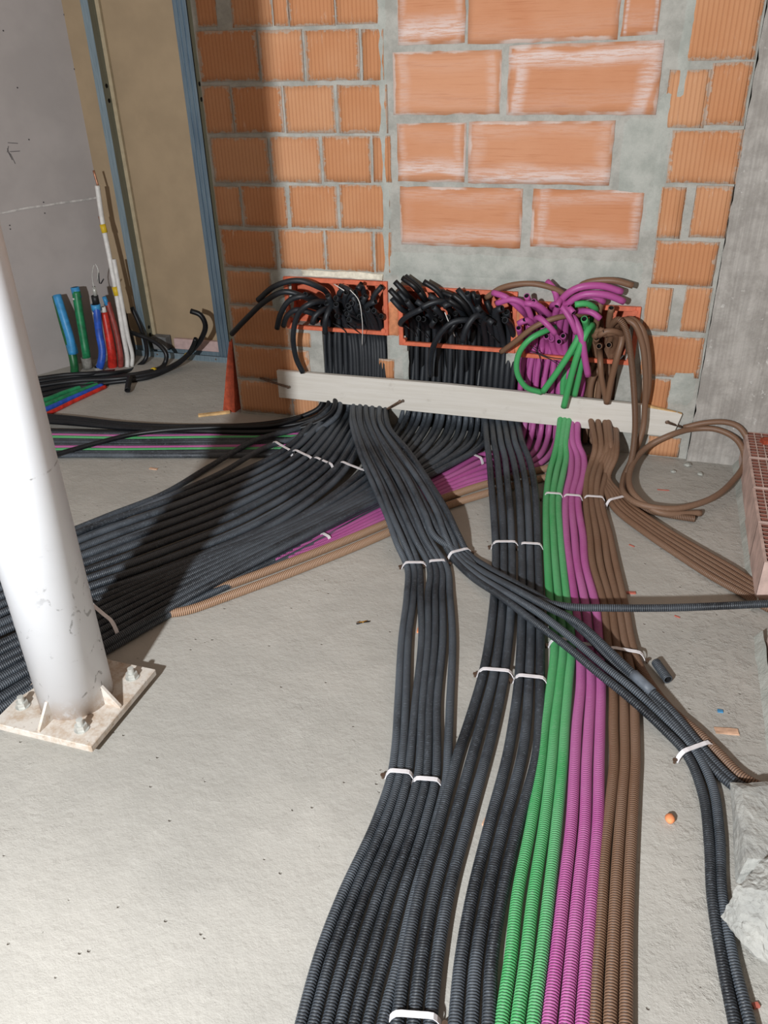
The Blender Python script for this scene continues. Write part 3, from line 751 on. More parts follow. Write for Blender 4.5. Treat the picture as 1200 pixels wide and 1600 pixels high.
TIPSB = [
 [(-0.564, 3.353, 0.451), (-0.497, 3.313, 0.517), (-0.419, 3.293, 0.591), (-0.34, 3.303, 0.628), (-0.25, 3.353, 0.632), (-0.173, 3.403, 0.588)],
 [(-0.639, 3.363, 0.679), (-0.568, 3.333, 0.733), (-0.45, 3.323, 0.757), (-0.341, 3.333, 0.732), (-0.255, 3.373, 0.658), (-0.185, 3.403, 0.574)],
 [(-0.063, 3.343, 0.761), (-0.15, 3.333, 0.78), (-0.26, 3.343, 0.754), (-0.283, 3.383, 0.68), (-0.211, 3.403, 0.572)],
 [(-0.125, 3.313, 0.68), (-0.129, 3.353, 0.619), (-0.127, 3.403, 0.523)],
 [(-0.178, 3.303, 0.588), (-0.138, 3.303, 0.575), (-0.103, 3.333, 0.573), (-0.094, 3.403, 0.503)],
 [(-0.18, 3.303, 0.561), (-0.151, 3.293, 0.585), (-0.097, 3.333, 0.568), (-0.112, 3.403, 0.496)],
 [(-0.101, 3.353, 0.259), (-0.092, 3.333, 0.383), (-0.079, 3.313, 0.487), (-0.071, 3.333, 0.562), (-0.1, 3.373, 0.575), (-0.125, 3.413, 0.492)],
 [(-0.168, 3.373, 0.689), (-0.176, 3.373, 0.636), (-0.174, 3.403, 0.52)],
 [(-0.107, 3.363, 0.261), (-0.139, 3.343, 0.375), (-0.153, 3.353, 0.454), (-0.157, 3.403, 0.507)],
]
random.seed(11)
def chase(tip, xw, zc=.28, y=None):
    """tip curl -> through the box -> down the chase behind the board at x = xw"""
    y = YW+.02 if y is None else y
    last = tip[-1]
    return tip + [(last[0]*.45+xw*.55, YW+.022, .44), (xw, y, .34), (xw, y, zc-.08)]
def rtip(px0, px1, rows):
    """an end bunched inside a box, pointing out at the room"""
    return rows

def conduit(path, R, mat, label, group=None, ribs=True, name='conduit', cat='conduit', far=3.0, sides=10, fade=.8):
    path = list(path)
    if path[-1][1] < .8:                      # runs on past the photographer's feet
        a, b = Vector(path[-2]), Vector(path[-1]); d = (b-a); d.z = 0; d.normalize()
        path += [tuple(b+d*.35), tuple(b+d*.75)]
    return tag(tube(name, path, R, mat, ribs=ribs, far=far, sides=sides, fade=fade), label, cat, group)

def xw(a, b, t): return a+(b-a)*t
tips1 = [tuple(t) for t in TIPS1]; tips2 = [tuple(t) for t in TIPS2]
def innertip(x, z, seed):
    random.seed(seed)
    dx = random.uniform(-.03, .03)
    return [(x+dx*1.6, YW-.09-random.uniform(0, .05), z+random.uniform(-.03, .03)), (x+dx, YW-.055, z+.005), (x, YW+.01, z-.05)]

class Pool:
    # curled ends waiting for a conduit; the nearest free one is taken and slid over the conduit
    def __init__(s, tips, seed): s.t = [list(t) for t in tips]; s.r = random.Random(seed)
    def take(s, x, box):
        r = s.r
        if s.t:
            k = min(range(len(s.t)), key=lambda i: abs(s.t[i][-1][0]-x))
            if abs(s.t[k][-1][0]-x) < .055:
                t = s.t.pop(k); d = x-t[-1][0]; n = len(t)-1
                return [(p[0]+d*(i/n)**.7, p[1], p[2]) for i, p in enumerate(t)]
        x0, x1, z0, z1 = box; mx = min(x1-.03, max(x0+.03, x+r.uniform(-.05, .05))); mz = z0+r.uniform(.09, .20)
        return [(mx, YW-r.uniform(.07, .13), mz), (x+(mx-x)*.6, YW-r.uniform(.04, .07), mz-.035), (x, YW-.005, z0+.055)]
pool1 = Pool(TIPS1, 1)
e2 = [[(-1.018, 3.333, 0.694), (-0.978, 3.333, 0.655), (-0.967, 3.393, 0.554)], [(-0.957, 3.353, 0.717), (-0.912, 3.343, 0.678), (-0.909, 3.393, 0.564)], [(-0.872, 3.363, 0.713), (-0.819, 3.353, 0.68), (-0.811, 3.393, 0.564)], [(-0.876, 3.313, 0.688), (-0.834, 3.323, 0.666), (-0.782, 3.393, 0.552)],
      [(-0.79, 3.303, 0.679), (-0.748, 3.313, 0.652), (-0.719, 3.393, 0.547)], [(-0.828, 3.343, 0.699), (-0.764, 3.333, 0.678), (-0.748, 3.393, 0.568)], [(-0.698, 3.353, 0.703), (-0.68, 3.353, 0.666), (-0.682, 3.403, 0.555)], [(-0.853, 3.333, 0.579), (-0.869, 3.353, 0.549), (-0.859, 3.403, 0.501)], [(-0.669, 3.313, 0.656), (-0.651, 3.323, 0.633), (-0.623, 3.393, 0.534)], [(-0.636, 3.353, 0.669), (-0.619, 3.353, 0.632), (-0.608, 3.403, 0.54)],
      [(-0.935, 3.323, 0.66), (-0.904, 3.333, 0.632), (-0.903, 3.393, 0.544)], [(-0.785, 3.313, 0.533), (-0.758, 3.313, 0.577), (-0.739, 3.353, 0.586), (-0.726, 3.403, 0.524)]]
pool2 = Pool(TIPS2+e2, 2)

# --- L: the wide black bundle sweeping left
NL1, NL2 = 18, 16
L1 = bundle([((-1.427, 3.443, 0.195), (-1.201, 3.443, 0.196)), ((-1.447, 3.428, 0.066), (-1.195, 3.428, 0.064)), ((-1.452, 3.302, 0.05), (-1.139, 3.13, 0.055)),
             ((-1.489, 2.961, 0.035), (-1.122, 2.768, 0.045)), ((-1.69, 2.556, 0.03), (-1.226, 2.354, 0.04)), ((-1.946, 2.164, 0.03), (-1.438, 2.01, 0.04)),
             ((-2.10, 1.86, .03), (-1.66, 1.72, .045)), ((-2.32, 1.38, .03), (-1.93, 1.22, .04)), ((-2.5, .8, .03), (-2.10, .68, .04))], NL1, 1, .006, .014)
L2 = bundle([((-1.023, 3.443, 0.183), (-0.631, 3.443, 0.172)), ((-1.039, 3.428, 0.067), (-0.614, 3.428, 0.059)), ((-1.039, 3.181, 0.05), (-0.608, 3.267, 0.035)),
             ((-1.069, 2.755, 0.05), (-0.728, 2.965, 0.04)), ((-1.19, 2.374, 0.045), (-0.914, 2.627, 0.036)), ((-1.417, 2.029, 0.045), (-1.149, 2.191, 0.034)),
             ((-1.63, 1.71, .045), (-1.385, 1.74, .02)), ((-1.90, 1.21, .04), (-1.585, 1.20, .02)), ((-2.08, .67, .04), (-1.74, .62, .02))], NL2, 2, .006, .013)
lab = 'black conduit in the wide bundle sweeping left behind the white column'
grp = 'black conduits of the wide left bundle'
order1 = [0, 1, 2, 3, 4, 5, 6, 7, 8, 9, 10, 11, 12, 13, 14]
for i, p in enumerate(L1):
    tip = pool1.take(p[0][0], BOXES[0])
    conduit(tip[:-1]+[(tip[-1][0], YW+.025, tip[-1][2])]+[(p[0][0], YW+.025+.03*(i % 2), .38)]+p, .0127, M['black'],
            'black conduit on the far edge of the wide bundle, next to the two loose ones' if i == 0 else 'black conduit from the left box in the far half of the wide left bundle', None if i == 0 else 'black conduits of the far half of the left bundle')
for i, p in enumerate(L2):
    tip = pool2.take(p[0][0], BOXES[1])
    conduit(tip[:-1]+[(tip[-1][0], YW+.025, tip[-1][2])]+[(p[0][0], YW+.025+.03*(i % 2), .36)]+p, .0125, M['black'], 'black conduit from the middle box passing under the central fan to the left', 'black conduits of the near half of the left bundle')
# a lower front row that carries the bundle's edge by the column
for k, (o1, z) in enumerate(((.004, .014), (.030, .014), (.056, .014))):
    e = [(-0.778, 2.909, 0.034), (-0.905, 2.633, 0.034), (-1.121, 2.186, 0.034), (-1.325, 1.858, 0.016), (-1.423, 1.632, 0.014), (-1.575, 1.27, .014), (-1.70, .75, .014)]
    conduit([(x-o1*.9, y+o1*.45, z) for x, y, _ in e], .0135, M['black'],
            'black conduit at the near foot of the wide left bundle, beside the column plate', 'near foot conduits of the left bundle')

# --- P: magenta conduits bending left under the black ones, and two tan ones below them
P6 = bundle([((-0.485, 3.443, 0.202), (-0.313, 3.443, 0.197)), ((-0.492, 3.428, 0.059), (-0.305, 3.428, 0.054)), ((-0.505, 3.244, 0.026), (-0.327, 3.223, 0.026)),
             ((-0.597, 3.228, 0.016), (-0.443, 3.05, 0.016)), ((-0.71, 3.007, 0.015), (-0.584, 2.937, 0.015)), ((-0.892, 2.673, 0.014), (-0.83, 2.574, 0.014)), ((-1.101, 2.31, 0.013), (-1.056, 2.25, 0.013)), ((-1.249, 2.21, 0.011), (-1.212, 2.159, 0.011)), ((-1.377, 2.131, 0.011), (-1.353, 2.086, 0.011))], 6, 3, .003)
P6[0] = P6[0]
for i, p in enumerate(P6):
    tip = list(TIPSP[i*2 % len(TIPSP)])
    conduit(tip[:-1]+[(tip[-1][0], YW+.02, tip[-1][2]), (p[0][0], YW+.02, .33)]+p, .0130, M['pink'],
            'magenta conduit bending left from the right box and running under the black bundles', 'magenta conduits bending left', far=3.0)
T2 = bundle([((-0.12, 3.347, 0.03), (-0.084, 3.342, 0.03)), ((-0.223, 3.238, 0.013), (-0.177, 3.18, 0.013)), ((-0.323, 3.155, 0.013), (-0.311, 3.072, 0.013)), ((-0.54, 2.949, 0.015), (-0.524, 2.867, 0.015)), ((-0.721, 2.727, 0.015), (-0.704, 2.662, 0.015)),
             ((-0.846, 2.528, 0.015), (-0.825, 2.461, 0.015)), ((-1.064, 2.223, 0.015), (-1.038, 2.161, 0.015)), ((-1.268, 1.975, 0.014), (-1.23, 1.924, 0.014)), ((-1.356, 1.891, 0.013), (-1.309, 1.837, 0.013)), ((-1.447, 1.837, 0.012), (-1.41, 1.782, 0.012)), ((-1.508, 1.798, 0.012), (-1.472, 1.743, 0.012))], 2, 4, .002)
T2 = [[(-0.164, 3.463, 0.179)]+T2[0], [(-0.128, 3.463, 0.183)]+T2[1]]
for i, p in enumerate(T2):
    conduit([(p[0][0], YW+.06, .46), (p[0][0], YW+.06, .33)]+p, .0158, M['tan'],
            ('tan ribbed conduit running left along the magenta ones', 'outermost tan ribbed conduit along the near edge of the left bundle')[i], None, far=3.4, fade=.2)
for i, x in enumerate((-.16, -.20)):
    tip = list(TIPSB[i])
    conduit(tip[:-1]+[(tip[-1][0], YW+.05, tip[-1][2]), (x, YW+.07, .33), (x, YW+.07, .15), (x, YW+.07, .013)], .0115, M['brown'],
            ('thin brown conduit end slanting down left in front of the magenta ones', 'brown conduit arching left above the magenta ends to the middle box')[i], ribs=False)

# --- H: flat run along the back to the left
cols = ['blackclean', 'black', 'pink', 'green', 'black', 'black', 'black', 'pink', 'green', 'black', 'black']
names = {0: 'glossy black conduit farthest back in the flat run behind the column', 1: 'second black conduit from the back of the flat run', 2: 'farther magenta conduit in the flat run behind the column',
         3: 'farther green conduit in the flat run behind the column', 7: 'nearer magenta conduit in the flat run behind the column', 8: 'nearer green conduit in the flat run behind the column'}
HR = bundle([((-3.442, 2.83, 0.013), (-3.064, 2.523, 0.013)), ((-2.687, 2.97, 0.013), (-2.487, 2.739, 0.013)), ((-2.35, 3.039, 0.013), (-2.183, 2.817, 0.013)), ((-1.953, 3.146, 0.013), (-1.81, 2.919, 0.013)), ((-1.622, 3.237, 0.013), (-1.504, 3.004, 0.013)), ((-1.386, 3.313, 0.012), (-1.293, 3.087, 0.012))], 11, 5, .004)
for i, p in enumerate(HR):
    conduit(p, .0128, M[cols[i]], names.get(i, 'black conduit between the coloured ones in the flat run behind the column' if i < 7 else 'black conduit on the near edge of the flat run behind the column'),
            None if i in names else ('middle blacks of the flat run' if i < 7 else 'near blacks of the flat run'), ribs=False)
# three from the left box lying on the back run, two drifting loose towards the column, one crossing
H3 = bundle([((-1.442, 3.453, 0.19), (-1.389, 3.453, 0.182)), ((-1.439, 3.395, 0.1), (-1.352, 3.326, 0.11)), ((-1.503, 3.346, 0.06), (-1.431, 3.252, 0.06)), ((-1.662, 3.258, 0.04), (-1.6, 3.18, 0.04)), ((-2.017, 3.142, 0.035), (-1.96, 3.101, 0.035)),
             ((-2.339, 3.085, 0.035), (-2.297, 3.048, 0.035)), ((-2.747, 3.082, 0.035), (-2.698, 3.028, 0.035)), ((-3.458, 3.023, 0.03), (-3.391, 2.952, 0.03))], 3, 6, .006)
for i, p in enumerate(H3):
    tip = pool1.take(p[0][0], BOXES[0])
    conduit(tip[:-1]+[(tip[-1][0], YW+.06, tip[-1][2]), (p[0][0], YW+.04, .36)]+p, .0125, M['blackclean'], 'black conduit from the left box curving onto the back of the flat run', 'black conduits curving onto the flat run', ribs=False)
I2 = bundle([((-1.416, 3.473, 0.185), (-1.37, 3.473, 0.169)), ((-1.391, 3.357, 0.1), (-1.321, 3.31, 0.1)), ((-1.463, 3.249, 0.055), (-1.397, 3.182, 0.055)), ((-1.634, 3.056, 0.045), (-1.56, 3.001, 0.04)), ((-1.743, 2.818, 0.015), (-1.666, 2.76, 0.015)), ((-1.814, 2.531, 0.014), (-1.814, 2.39, 0.03)), ((-1.937, 2.301, 0.014), (-1.872, 2.254, 0.03)), ((-2.13, 1.92, .014), (-2.07, 1.92, .03)), ((-2.36, 1.4, .014), (-2.3, 1.4, .03))], 2, 7, .004)
for i, p in enumerate(I2):
    tip = pool1.take(p[0][0], BOXES[0])
    conduit([(q[0]+.01, q[1]+.02, q[2]) for q in tip[:-1]]+[(tip[-1][0], YW+.07, tip[-1][2]), (p[0][0], YW+.06, .36)]+p, .0125, M['black'],
            ('outer of two loose black conduits drifting left from the flat run to the wide bundle', 'inner of two loose black conduits beside the edge of the wide bundle')[i])
conduit([(-2.526, 2.57, 0.05), (-2.439, 2.731, 0.042), (-2.337, 2.871, 0.042), (-2.241, 2.97, 0.045), (-2.1, 3.047, 0.05), (-1.897, 3.117, 0.055), (-1.604, 3.209, 0.06), (-1.511, 3.303, 0.07)], .0115, M['blackclean'], 'thin black conduit crossing diagonally over the green ones of the flat run', ribs=False)

# --- C: eleven black conduits fanning out of the middle
NC = 12
fan = bundle([((-1.288, 3.428, 0.181), (-1.12, 3.428, 0.177)), ((-1.292, 3.423, 0.123), (-1.12, 3.423, 0.12)), ((-1.239, 3.271, 0.105), (-1.068, 3.267, 0.105)), ((-1.193, 3.159, 0.1), (-1.021, 3.173, 0.1)), ((-1.068, 2.927, 0.095), (-0.898, 3.009, 0.095)), ((-0.936, 2.683, 0.09), (-0.74, 2.779, 0.09)), ((-0.811, 2.472, 0.075), (-0.606, 2.555, 0.075)),
              ((-0.74, 2.364, 0.045), (-0.547, 2.47, 0.045))], NC, 8, .009, .010)
C7R = [[(-0.681, 2.276, 0.012), (-0.659, 2.282, 0.012), (-0.64, 2.287, 0.012), (-0.605, 2.296, 0.012), (-0.585, 2.302, 0.012), (-0.566, 2.307, 0.012), (-0.546, 2.312, 0.012)],
 [(-0.634, 2.113, 0.012), (-0.613, 2.119, 0.012), (-0.591, 2.125, 0.012), (-0.566, 2.132, 0.012), (-0.543, 2.138, 0.012), (-0.521, 2.144, 0.012), (-0.496, 2.151, 0.012)],
 [(-0.584, 1.882, 0.012), (-0.565, 1.888, 0.012), (-0.525, 1.899, 0.012), (-0.506, 1.904, 0.012), (-0.485, 1.91, 0.012), (-0.462, 1.916, 0.012), (-0.433, 1.924, 0.012)],
 [(-0.514, 1.61, 0.012), (-0.494, 1.616, 0.012), (-0.468, 1.623, 0.012), (-0.449, 1.628, 0.012), (-0.43, 1.634, 0.012), (-0.41, 1.639, 0.012), (-0.375, 1.649, 0.012)],
 [(-0.473, 1.448, 0.012), (-0.454, 1.454, 0.012), (-0.434, 1.46, 0.012), (-0.41, 1.467, 0.012), (-0.391, 1.472, 0.012), (-0.369, 1.478, 0.012), (-0.341, 1.486, 0.012)],
 [(-0.456, 1.353, 0.012), (-0.436, 1.359, 0.012), (-0.416, 1.365, 0.012), (-0.391, 1.372, 0.012), (-0.371, 1.378, 0.012), (-0.348, 1.385, 0.012), (-0.322, 1.392, 0.012)],
 [(-0.451, 1.204, 0.012), (-0.431, 1.21, 0.012), (-0.407, 1.217, 0.012), (-0.383, 1.224, 0.012), (-0.361, 1.23, 0.012), (-0.338, 1.237, 0.012), (-0.314, 1.244, 0.012)],
 [(-0.462, 1.011, 0.012), (-0.438, 1.018, 0.012), (-0.414, 1.025, 0.012), (-0.387, 1.033, 0.012), (-0.364, 1.04, 0.012), (-0.337, 1.048, 0.012), (-0.311, 1.056, 0.012)],
 [(-0.46, 0.877, 0.012), (-0.436, 0.885, 0.012), (-0.41, 0.892, 0.012), (-0.384, 0.9, 0.012), (-0.358, 0.908, 0.012), (-0.331, 0.916, 0.012), (-0.303, 0.924, 0.012)],
 [(-0.446, 0.749, 0.012), (-0.423, 0.756, 0.012), (-0.398, 0.763, 0.012), (-0.374, 0.771, 0.012), (-0.349, 0.778, 0.012), (-0.324, 0.786, 0.012), (-0.298, 0.793, 0.012)],
 [(-0.429, 0.632, 0.012), (-0.406, 0.639, 0.012), (-0.382, 0.646, 0.012), (-0.358, 0.653, 0.012), (-0.334, 0.66, 0.012), (-0.309, 0.668, 0.012), (-0.285, 0.675, 0.012)]]
C7 = [[row_[i] for row_ in C7R] for i in range(7)]
pos = ('leftmost', 'second from the left', 'third from the left', 'fourth from the left', 'fifth from the left', 'sixth from the left', 'rightmost')
for i in range(7):
    tip = pool1.take(fan[i][0][0]-.01, BOXES[0])
    conduit(tip[:-1]+[(tip[-1][0], YW+.02, .46), (fan[i][0][0], YW+.01, .36)]+fan[i]+C7[i], .0117, M['black'],
            pos[i]+' of the seven thin black conduits running down the open floor')
# the five that cross to the right
x5 = [
 # runs level to the right edge
 [(-0.501, 2.398, 0.014), (-0.42, 2.299, 0.016), (-0.316, 2.205, 0.035), (-0.209, 2.126, 0.064), (-0.102, 2.091, 0.085), (0.011, 2.095, 0.1), (0.177, 2.13, 0.108), (0.324, 2.177, 0.11), (0.472, 2.231, 0.11), (0.66, 2.308, 0.1), (1.2, 2.32, .03)],
 [(-0.537, 2.371, 0.014), (-0.445, 2.268, 0.016), (-0.332, 2.156, 0.04), (-0.21, 2.028, 0.06), (-0.091, 1.925, 0.062), (-0.001, 1.844, 0.058), (0.1, 1.774, 0.04), (0.188, 1.708, 0.018), (0.248, 1.637, 0.013), (0.285, 1.515, 0.013), (0.296, 1.367, 0.013), (0.298, 1.235, 0.013), (0.312, 1.093, 0.013), (0.329, 0.972, 0.013), (0.344, 0.865, 0.013)],
 [(-0.527, 2.379, 0.016), (-0.435, 2.284, 0.018), (-0.313, 2.162, 0.05), (-0.191, 2.054, 0.07), (-0.083, 1.96, 0.07), (0.014, 1.874, 0.06), (0.115, 1.799, 0.045), (0.198, 1.738, 0.02), (0.266, 1.656, 0.013), (0.307, 1.552, 0.013), (0.319, 1.41, 0.013), (0.318, 1.241, 0.013), (0.333, 1.1, 0.013), (0.356, 0.98, 0.013), (0.373, 0.874, 0.013)],
 [(-0.516, 2.391, 0.016), (-0.423, 2.309, 0.02), (-0.296, 2.181, 0.06), (-0.169, 2.073, 0.085), (-0.065, 2.012, 0.085), (0.036, 1.92, 0.07), (0.13, 1.835, 0.05), (0.21, 1.765, 0.03), (0.279, 1.679, 0.016), (0.321, 1.619, 0.014), (0.366, 1.571, 0.014), (0.419, 1.544, 0.013)],
 [(-0.491, 2.414, 0.014), (-0.4, 2.331, 0.02), (-0.289, 2.221, 0.05), (-0.163, 2.121, 0.062), (-0.043, 2.009, 0.055), (0.053, 1.897, 0.045), (0.145, 1.808, 0.035), (0.218, 1.731, 0.022), (0.276, 1.658, 0.013), (0.308, 1.61, 0.013), (0.355, 1.56, 0.013), (0.404, 1.53, 0.013)]]
lab5 = ['black conduit running level to the right edge above the floor', 'black conduit crossing all colours then turning down along the outer left, near the concrete lumps',
        'black conduit crossing all colours then turning down nearest the concrete lumps', 'black conduit with a grey coupling crossing down to the right', 'black conduit crossing right between the ones with and without a coupling']
for i in range(5):
    k = 7+i
    tip = pool1.take(fan[k][0][0]-.01, BOXES[0])
    c = conduit(tip[:-1]+[(tip[-1][0], YW+.03, .44), (fan[k][0][0], YW+.01, .36)]+fan[k]+x5[i], .0122, M['black'], lab5[i])
    if i == 3:
        s0 = Vector(x5[3][6]); s1 = Vector(x5[3][7]); b = c.location
        tube('coupling', [tuple(s0.lerp(s1, -.35)-b), tuple(s0.lerp(s1, .0)-b), tuple(s0.lerp(s1, .32)-b)], .0155, M['sleeve'], c, ribs=False, sides=14)

# --- D: two groups of three
D6 = bundle([((-0.647, 3.433, 0.2), (-0.518, 3.433, 0.194)), ((-0.636, 3.423, 0.11), (-0.488, 3.423, 0.11)), ((-0.584, 3.207, 0.09), (-0.433, 3.231, 0.09)), ((-0.554, 3.1, 0.075), (-0.388, 3.128, 0.07)), ((-0.496, 2.865, 0.055), (-0.339, 2.952, 0.055)), ((-0.448, 2.674, 0.035), (-0.297, 2.748, 0.03)), ((-0.403, 2.477, 0.014), (-0.255, 2.499, 0.015)),
             ((-0.364, 2.261, 0.014), (-0.221, 2.292, 0.014)), ((-0.33, 2.016, 0.014), (-0.181, 2.04, 0.014)), ((-0.31, 1.797, 0.014), (-0.15, 1.808, 0.014)), ((-0.308, 1.589, 0.014), (-0.128, 1.641, 0.014)), ((-0.309, 1.459, 0.014), (-0.119, 1.514, 0.014)),
             ((-0.304, 1.245, 0.014), (-0.129, 1.296, 0.014)), ((-0.301, 1.057, 0.014), (-0.132, 1.106, 0.014)), ((-0.287, 0.914, 0.014), (-0.125, 0.962, 0.014)), ((-0.271, 0.8, 0.014), (-0.109, 0.844, 0.014)), ((-0.249, 0.685, 0.014), (-0.095, 0.732, 0.014))], 6, 10, .0015)
dpos = ['left', 'middle', 'right']
for i, p in enumerate(D6):
    q = []
    for k, (x, y, z) in enumerate(p):       # close up each three, part the two groups
        g = (-1 if i < 3 else 1); open_ = (0, .0, .0, .0, .004, .004, .004, .004, .005, .008, .010, .011, .012, .012, .010, .009, .009)[k]
        q.append((x+g*open_*.4-(i % 3-1)*open_*.25, y, z))
    tip = pool2.take(q[0][0], BOXES[1])
    conduit(tip[:-1]+[(tip[-1][0], YW+.02, .44), (q[0][0], YW, .33)]+q, .0138, M['black'],
            '%s conduit of the %s trio of thick black ones left of the green' % (dpos[i % 3], ('farther left', 'right-hand')[i//3]))

# --- E: green, magenta, brown trios down the middle
def trio(rows, mat, tips, labels, seed, R=.0138, n=3, ch=.02):
    ps = bundle(rows, n, seed, .0012)
    for i, p in enumerate(ps):
        tip = list(tips[i])
        conduit(tip[:-1]+[(tip[-1][0], YW+ch, .44), (p[0][0], YW+ch*.5, .34)]+p, R, mat, labels[i])
g = lambda c: ['left one of the three bright %s conduits running to the front' % c, 'middle one of the three bright %s conduits running to the front' % c, 'right one of the three bright %s conduits running to the front' % c]
trio([((-0.294, 3.433, 0.197), (-0.255, 3.433, 0.194)), ((-0.287, 3.282, 0.09), (-0.251, 3.277, 0.09)), ((-0.288, 3.2, 0.06), (-0.237, 3.2, 0.06)), ((-0.291, 3.084, 0.04), (-0.234, 3.08, 0.04)), ((-0.277, 2.894, 0.02), (-0.229, 2.896, 0.02)), ((-0.237, 2.6, 0.014), (-0.187, 2.613, 0.014)), ((-0.208, 2.417, 0.014), (-0.156, 2.431, 0.014)), ((-0.169, 2.186, 0.014), (-0.115, 2.201, 0.014)),
      ((-0.129, 1.984, 0.014), (-0.08, 1.997, 0.014)), ((-0.117, 1.804, 0.014), (-0.07, 1.817, 0.014)), ((-0.112, 1.64, 0.014), (-0.06, 1.655, 0.014)), ((-0.103, 1.499, 0.014), (-0.05, 1.514, 0.014)), ((-0.098, 1.305, 0.015), (-0.041, 1.322, 0.014)), ((-0.098, 1.117, 0.015), (-0.034, 1.136, 0.014)), ((-0.089, 0.973, 0.014), (-0.03, 0.99, 0.014)), ((-0.084, 0.853, 0.014), (-0.027, 0.87, 0.014)), ((-0.077, 0.737, 0.014), (-0.021, 0.754, 0.014))],
     M['green'], [TIPSG[2], TIPSG[1], TIPSG[3]], g('green'), 21)
trio([((-0.279, 3.453, 0.19), (-0.223, 3.453, 0.19)), ((-0.247, 3.292, 0.09), (-0.2, 3.29, 0.09)), ((-0.22, 3.218, 0.06), (-0.166, 3.218, 0.06)), ((-0.206, 3.105, 0.04), (-0.153, 3.101, 0.04)), ((-0.203, 2.914, 0.02), (-0.155, 2.915, 0.02)), ((-0.167, 2.619, 0.014), (-0.108, 2.634, 0.014)), ((-0.135, 2.437, 0.014), (-0.083, 2.451, 0.014)), ((-0.091, 2.207, 0.014), (-0.029, 2.224, 0.015)),
      ((-0.056, 2.004, 0.014), (-0.001, 2.02, 0.014)), ((-0.035, 1.827, 0.014), (0.019, 1.842, 0.014)), ((-0.029, 1.664, 0.014), (0.03, 1.681, 0.014)), ((-0.021, 1.522, 0.014), (0.038, 1.539, 0.014)), ((-0.008, 1.332, 0.014), (0.051, 1.349, 0.014)), ((-0.004, 1.144, 0.014), (0.054, 1.161, 0.014)), ((-0.001, 0.999, 0.014), (0.057, 1.016, 0.014)), ((0.001, 0.878, 0.014), (0.06, 0.896, 0.015)), ((0.006, 0.762, 0.014), (0.063, 0.779, 0.014))],
     M['pink'], [TIPSP[16], TIPSP[8], TIPSP[9]], g('magenta'), 22, .0143)
trio([((-0.171, 3.433, 0.191), (-0.108, 3.433, 0.191)), ((-0.123, 3.234, 0.1), (-0.075, 3.233, 0.1)), ((-0.129, 3.19, 0.06), (-0.084, 3.189, 0.06)), ((-0.137, 3.075, 0.04), (-0.092, 3.057, 0.04)), ((-0.127, 2.933, 0.02), (-0.085, 2.934, 0.02)), ((-0.083, 2.641, 0.014), (-0.033, 2.654, 0.015)), ((-0.058, 2.458, 0.014), (-0.006, 2.472, 0.014)), ((-0.003, 2.232, 0.014), (0.042, 2.244, 0.014)),
      ((0.025, 2.027, 0.014), (0.075, 2.041, 0.014)), ((0.052, 1.851, 0.014), (0.106, 1.867, 0.014)), ((0.064, 1.691, 0.014), (0.118, 1.706, 0.014)), ((0.074, 1.549, 0.014), (0.126, 1.565, 0.014)), ((0.074, 1.453, 0.014), (0.126, 1.468, 0.014)), ((0.072, 1.271, 0.014), (0.127, 1.287, 0.014)), ((0.076, 1.104, 0.014), (0.129, 1.12, 0.014)), ((0.078, 0.996, 0.014), (0.133, 1.012, 0.014)), ((0.081, 0.902, 0.014), (0.137, 0.919, 0.014)), ((0.086, 0.786, 0.014), (0.141, 0.803, 0.014))],
     M['brown'], [TIPSB[4], TIPSB[5], TIPSB[6]], ['left one of the three brown conduits running to the front', 'middle one of the three brown conduits running to the front', 'right one of the three brown conduits running to the front'], 23, .0135)
p = [(-0.094, 3.433, 0.192), (-0.06, 3.237, 0.1), (-0.063, 3.215, 0.05), (-0.067, 3.083, 0.03), (-0.068, 2.943, 0.02), (-0.013, 2.66, 0.014), (0.019, 2.479, 0.014), (0.062, 2.25, 0.014), (0.095, 2.047, 0.014), (0.13, 1.927, 0.014), (0.203, 1.798, 0.014), (0.277, 1.72, 0.014), (0.328, 1.658, 0.014), (0.376, 1.598, 0.014), (0.442, 1.564, 0.014)]
conduit(list(TIPSB[7][:-1])+[(TIPSB[7][-1][0], YW+.02, .44), (p[0][0], YW+.02, .34)]+p, .0135, M['brown'], 'fourth brown conduit, bending right under the black ones towards the concrete lumps')

# --- G: brown ones going right along the floor to the gap in the low brick wall
G5 = bundle([((-0.122, 3.463, 0.171), (-0.06, 3.463, 0.165)), ((-0.084, 3.227, 0.09), (-0.035, 3.201, 0.09)), ((-0.098, 3.147, 0.03), (-0.054, 3.111, 0.03)), ((-0.048, 2.982, 0.02), (0.001, 2.995, 0.02)), ((-0.006, 2.876, 0.014), (0.047, 2.921, 0.014)), ((0.114, 2.719, 0.013), (0.172, 2.773, 0.014)), ((0.227, 2.596, 0.014), (0.292, 2.657, 0.014)), ((0.331, 2.492, 0.014), (0.399, 2.559, 0.014)), ((0.442, 2.4, 0.014), (0.49, 2.465, 0.014)), ((0.526, 2.33, 0.014), (0.58, 2.394, 0.014)), ((.98, 2.20, .0135), (1.0, 2.26, .0135))], 5, 12, .003)
for i, p in enumerate(G5):
    tip = list((TIPSB[3], TIPSB[8], TIPSB[2], TIPSB[4], TIPSB[5])[i]); dd = .012*i
    conduit([(x+dd*.4, y-dd*.3, z+dd*.2) for x, y, z in tip[:-1]]+[(tip[-1][0], YW+.06, .44), (p[0][0], YW+.04, .33)]+p, .0125, M['brown'],
            'brown conduit running right along the floor to the gap in the low brick wall', 'brown conduits to the gap in the low wall')

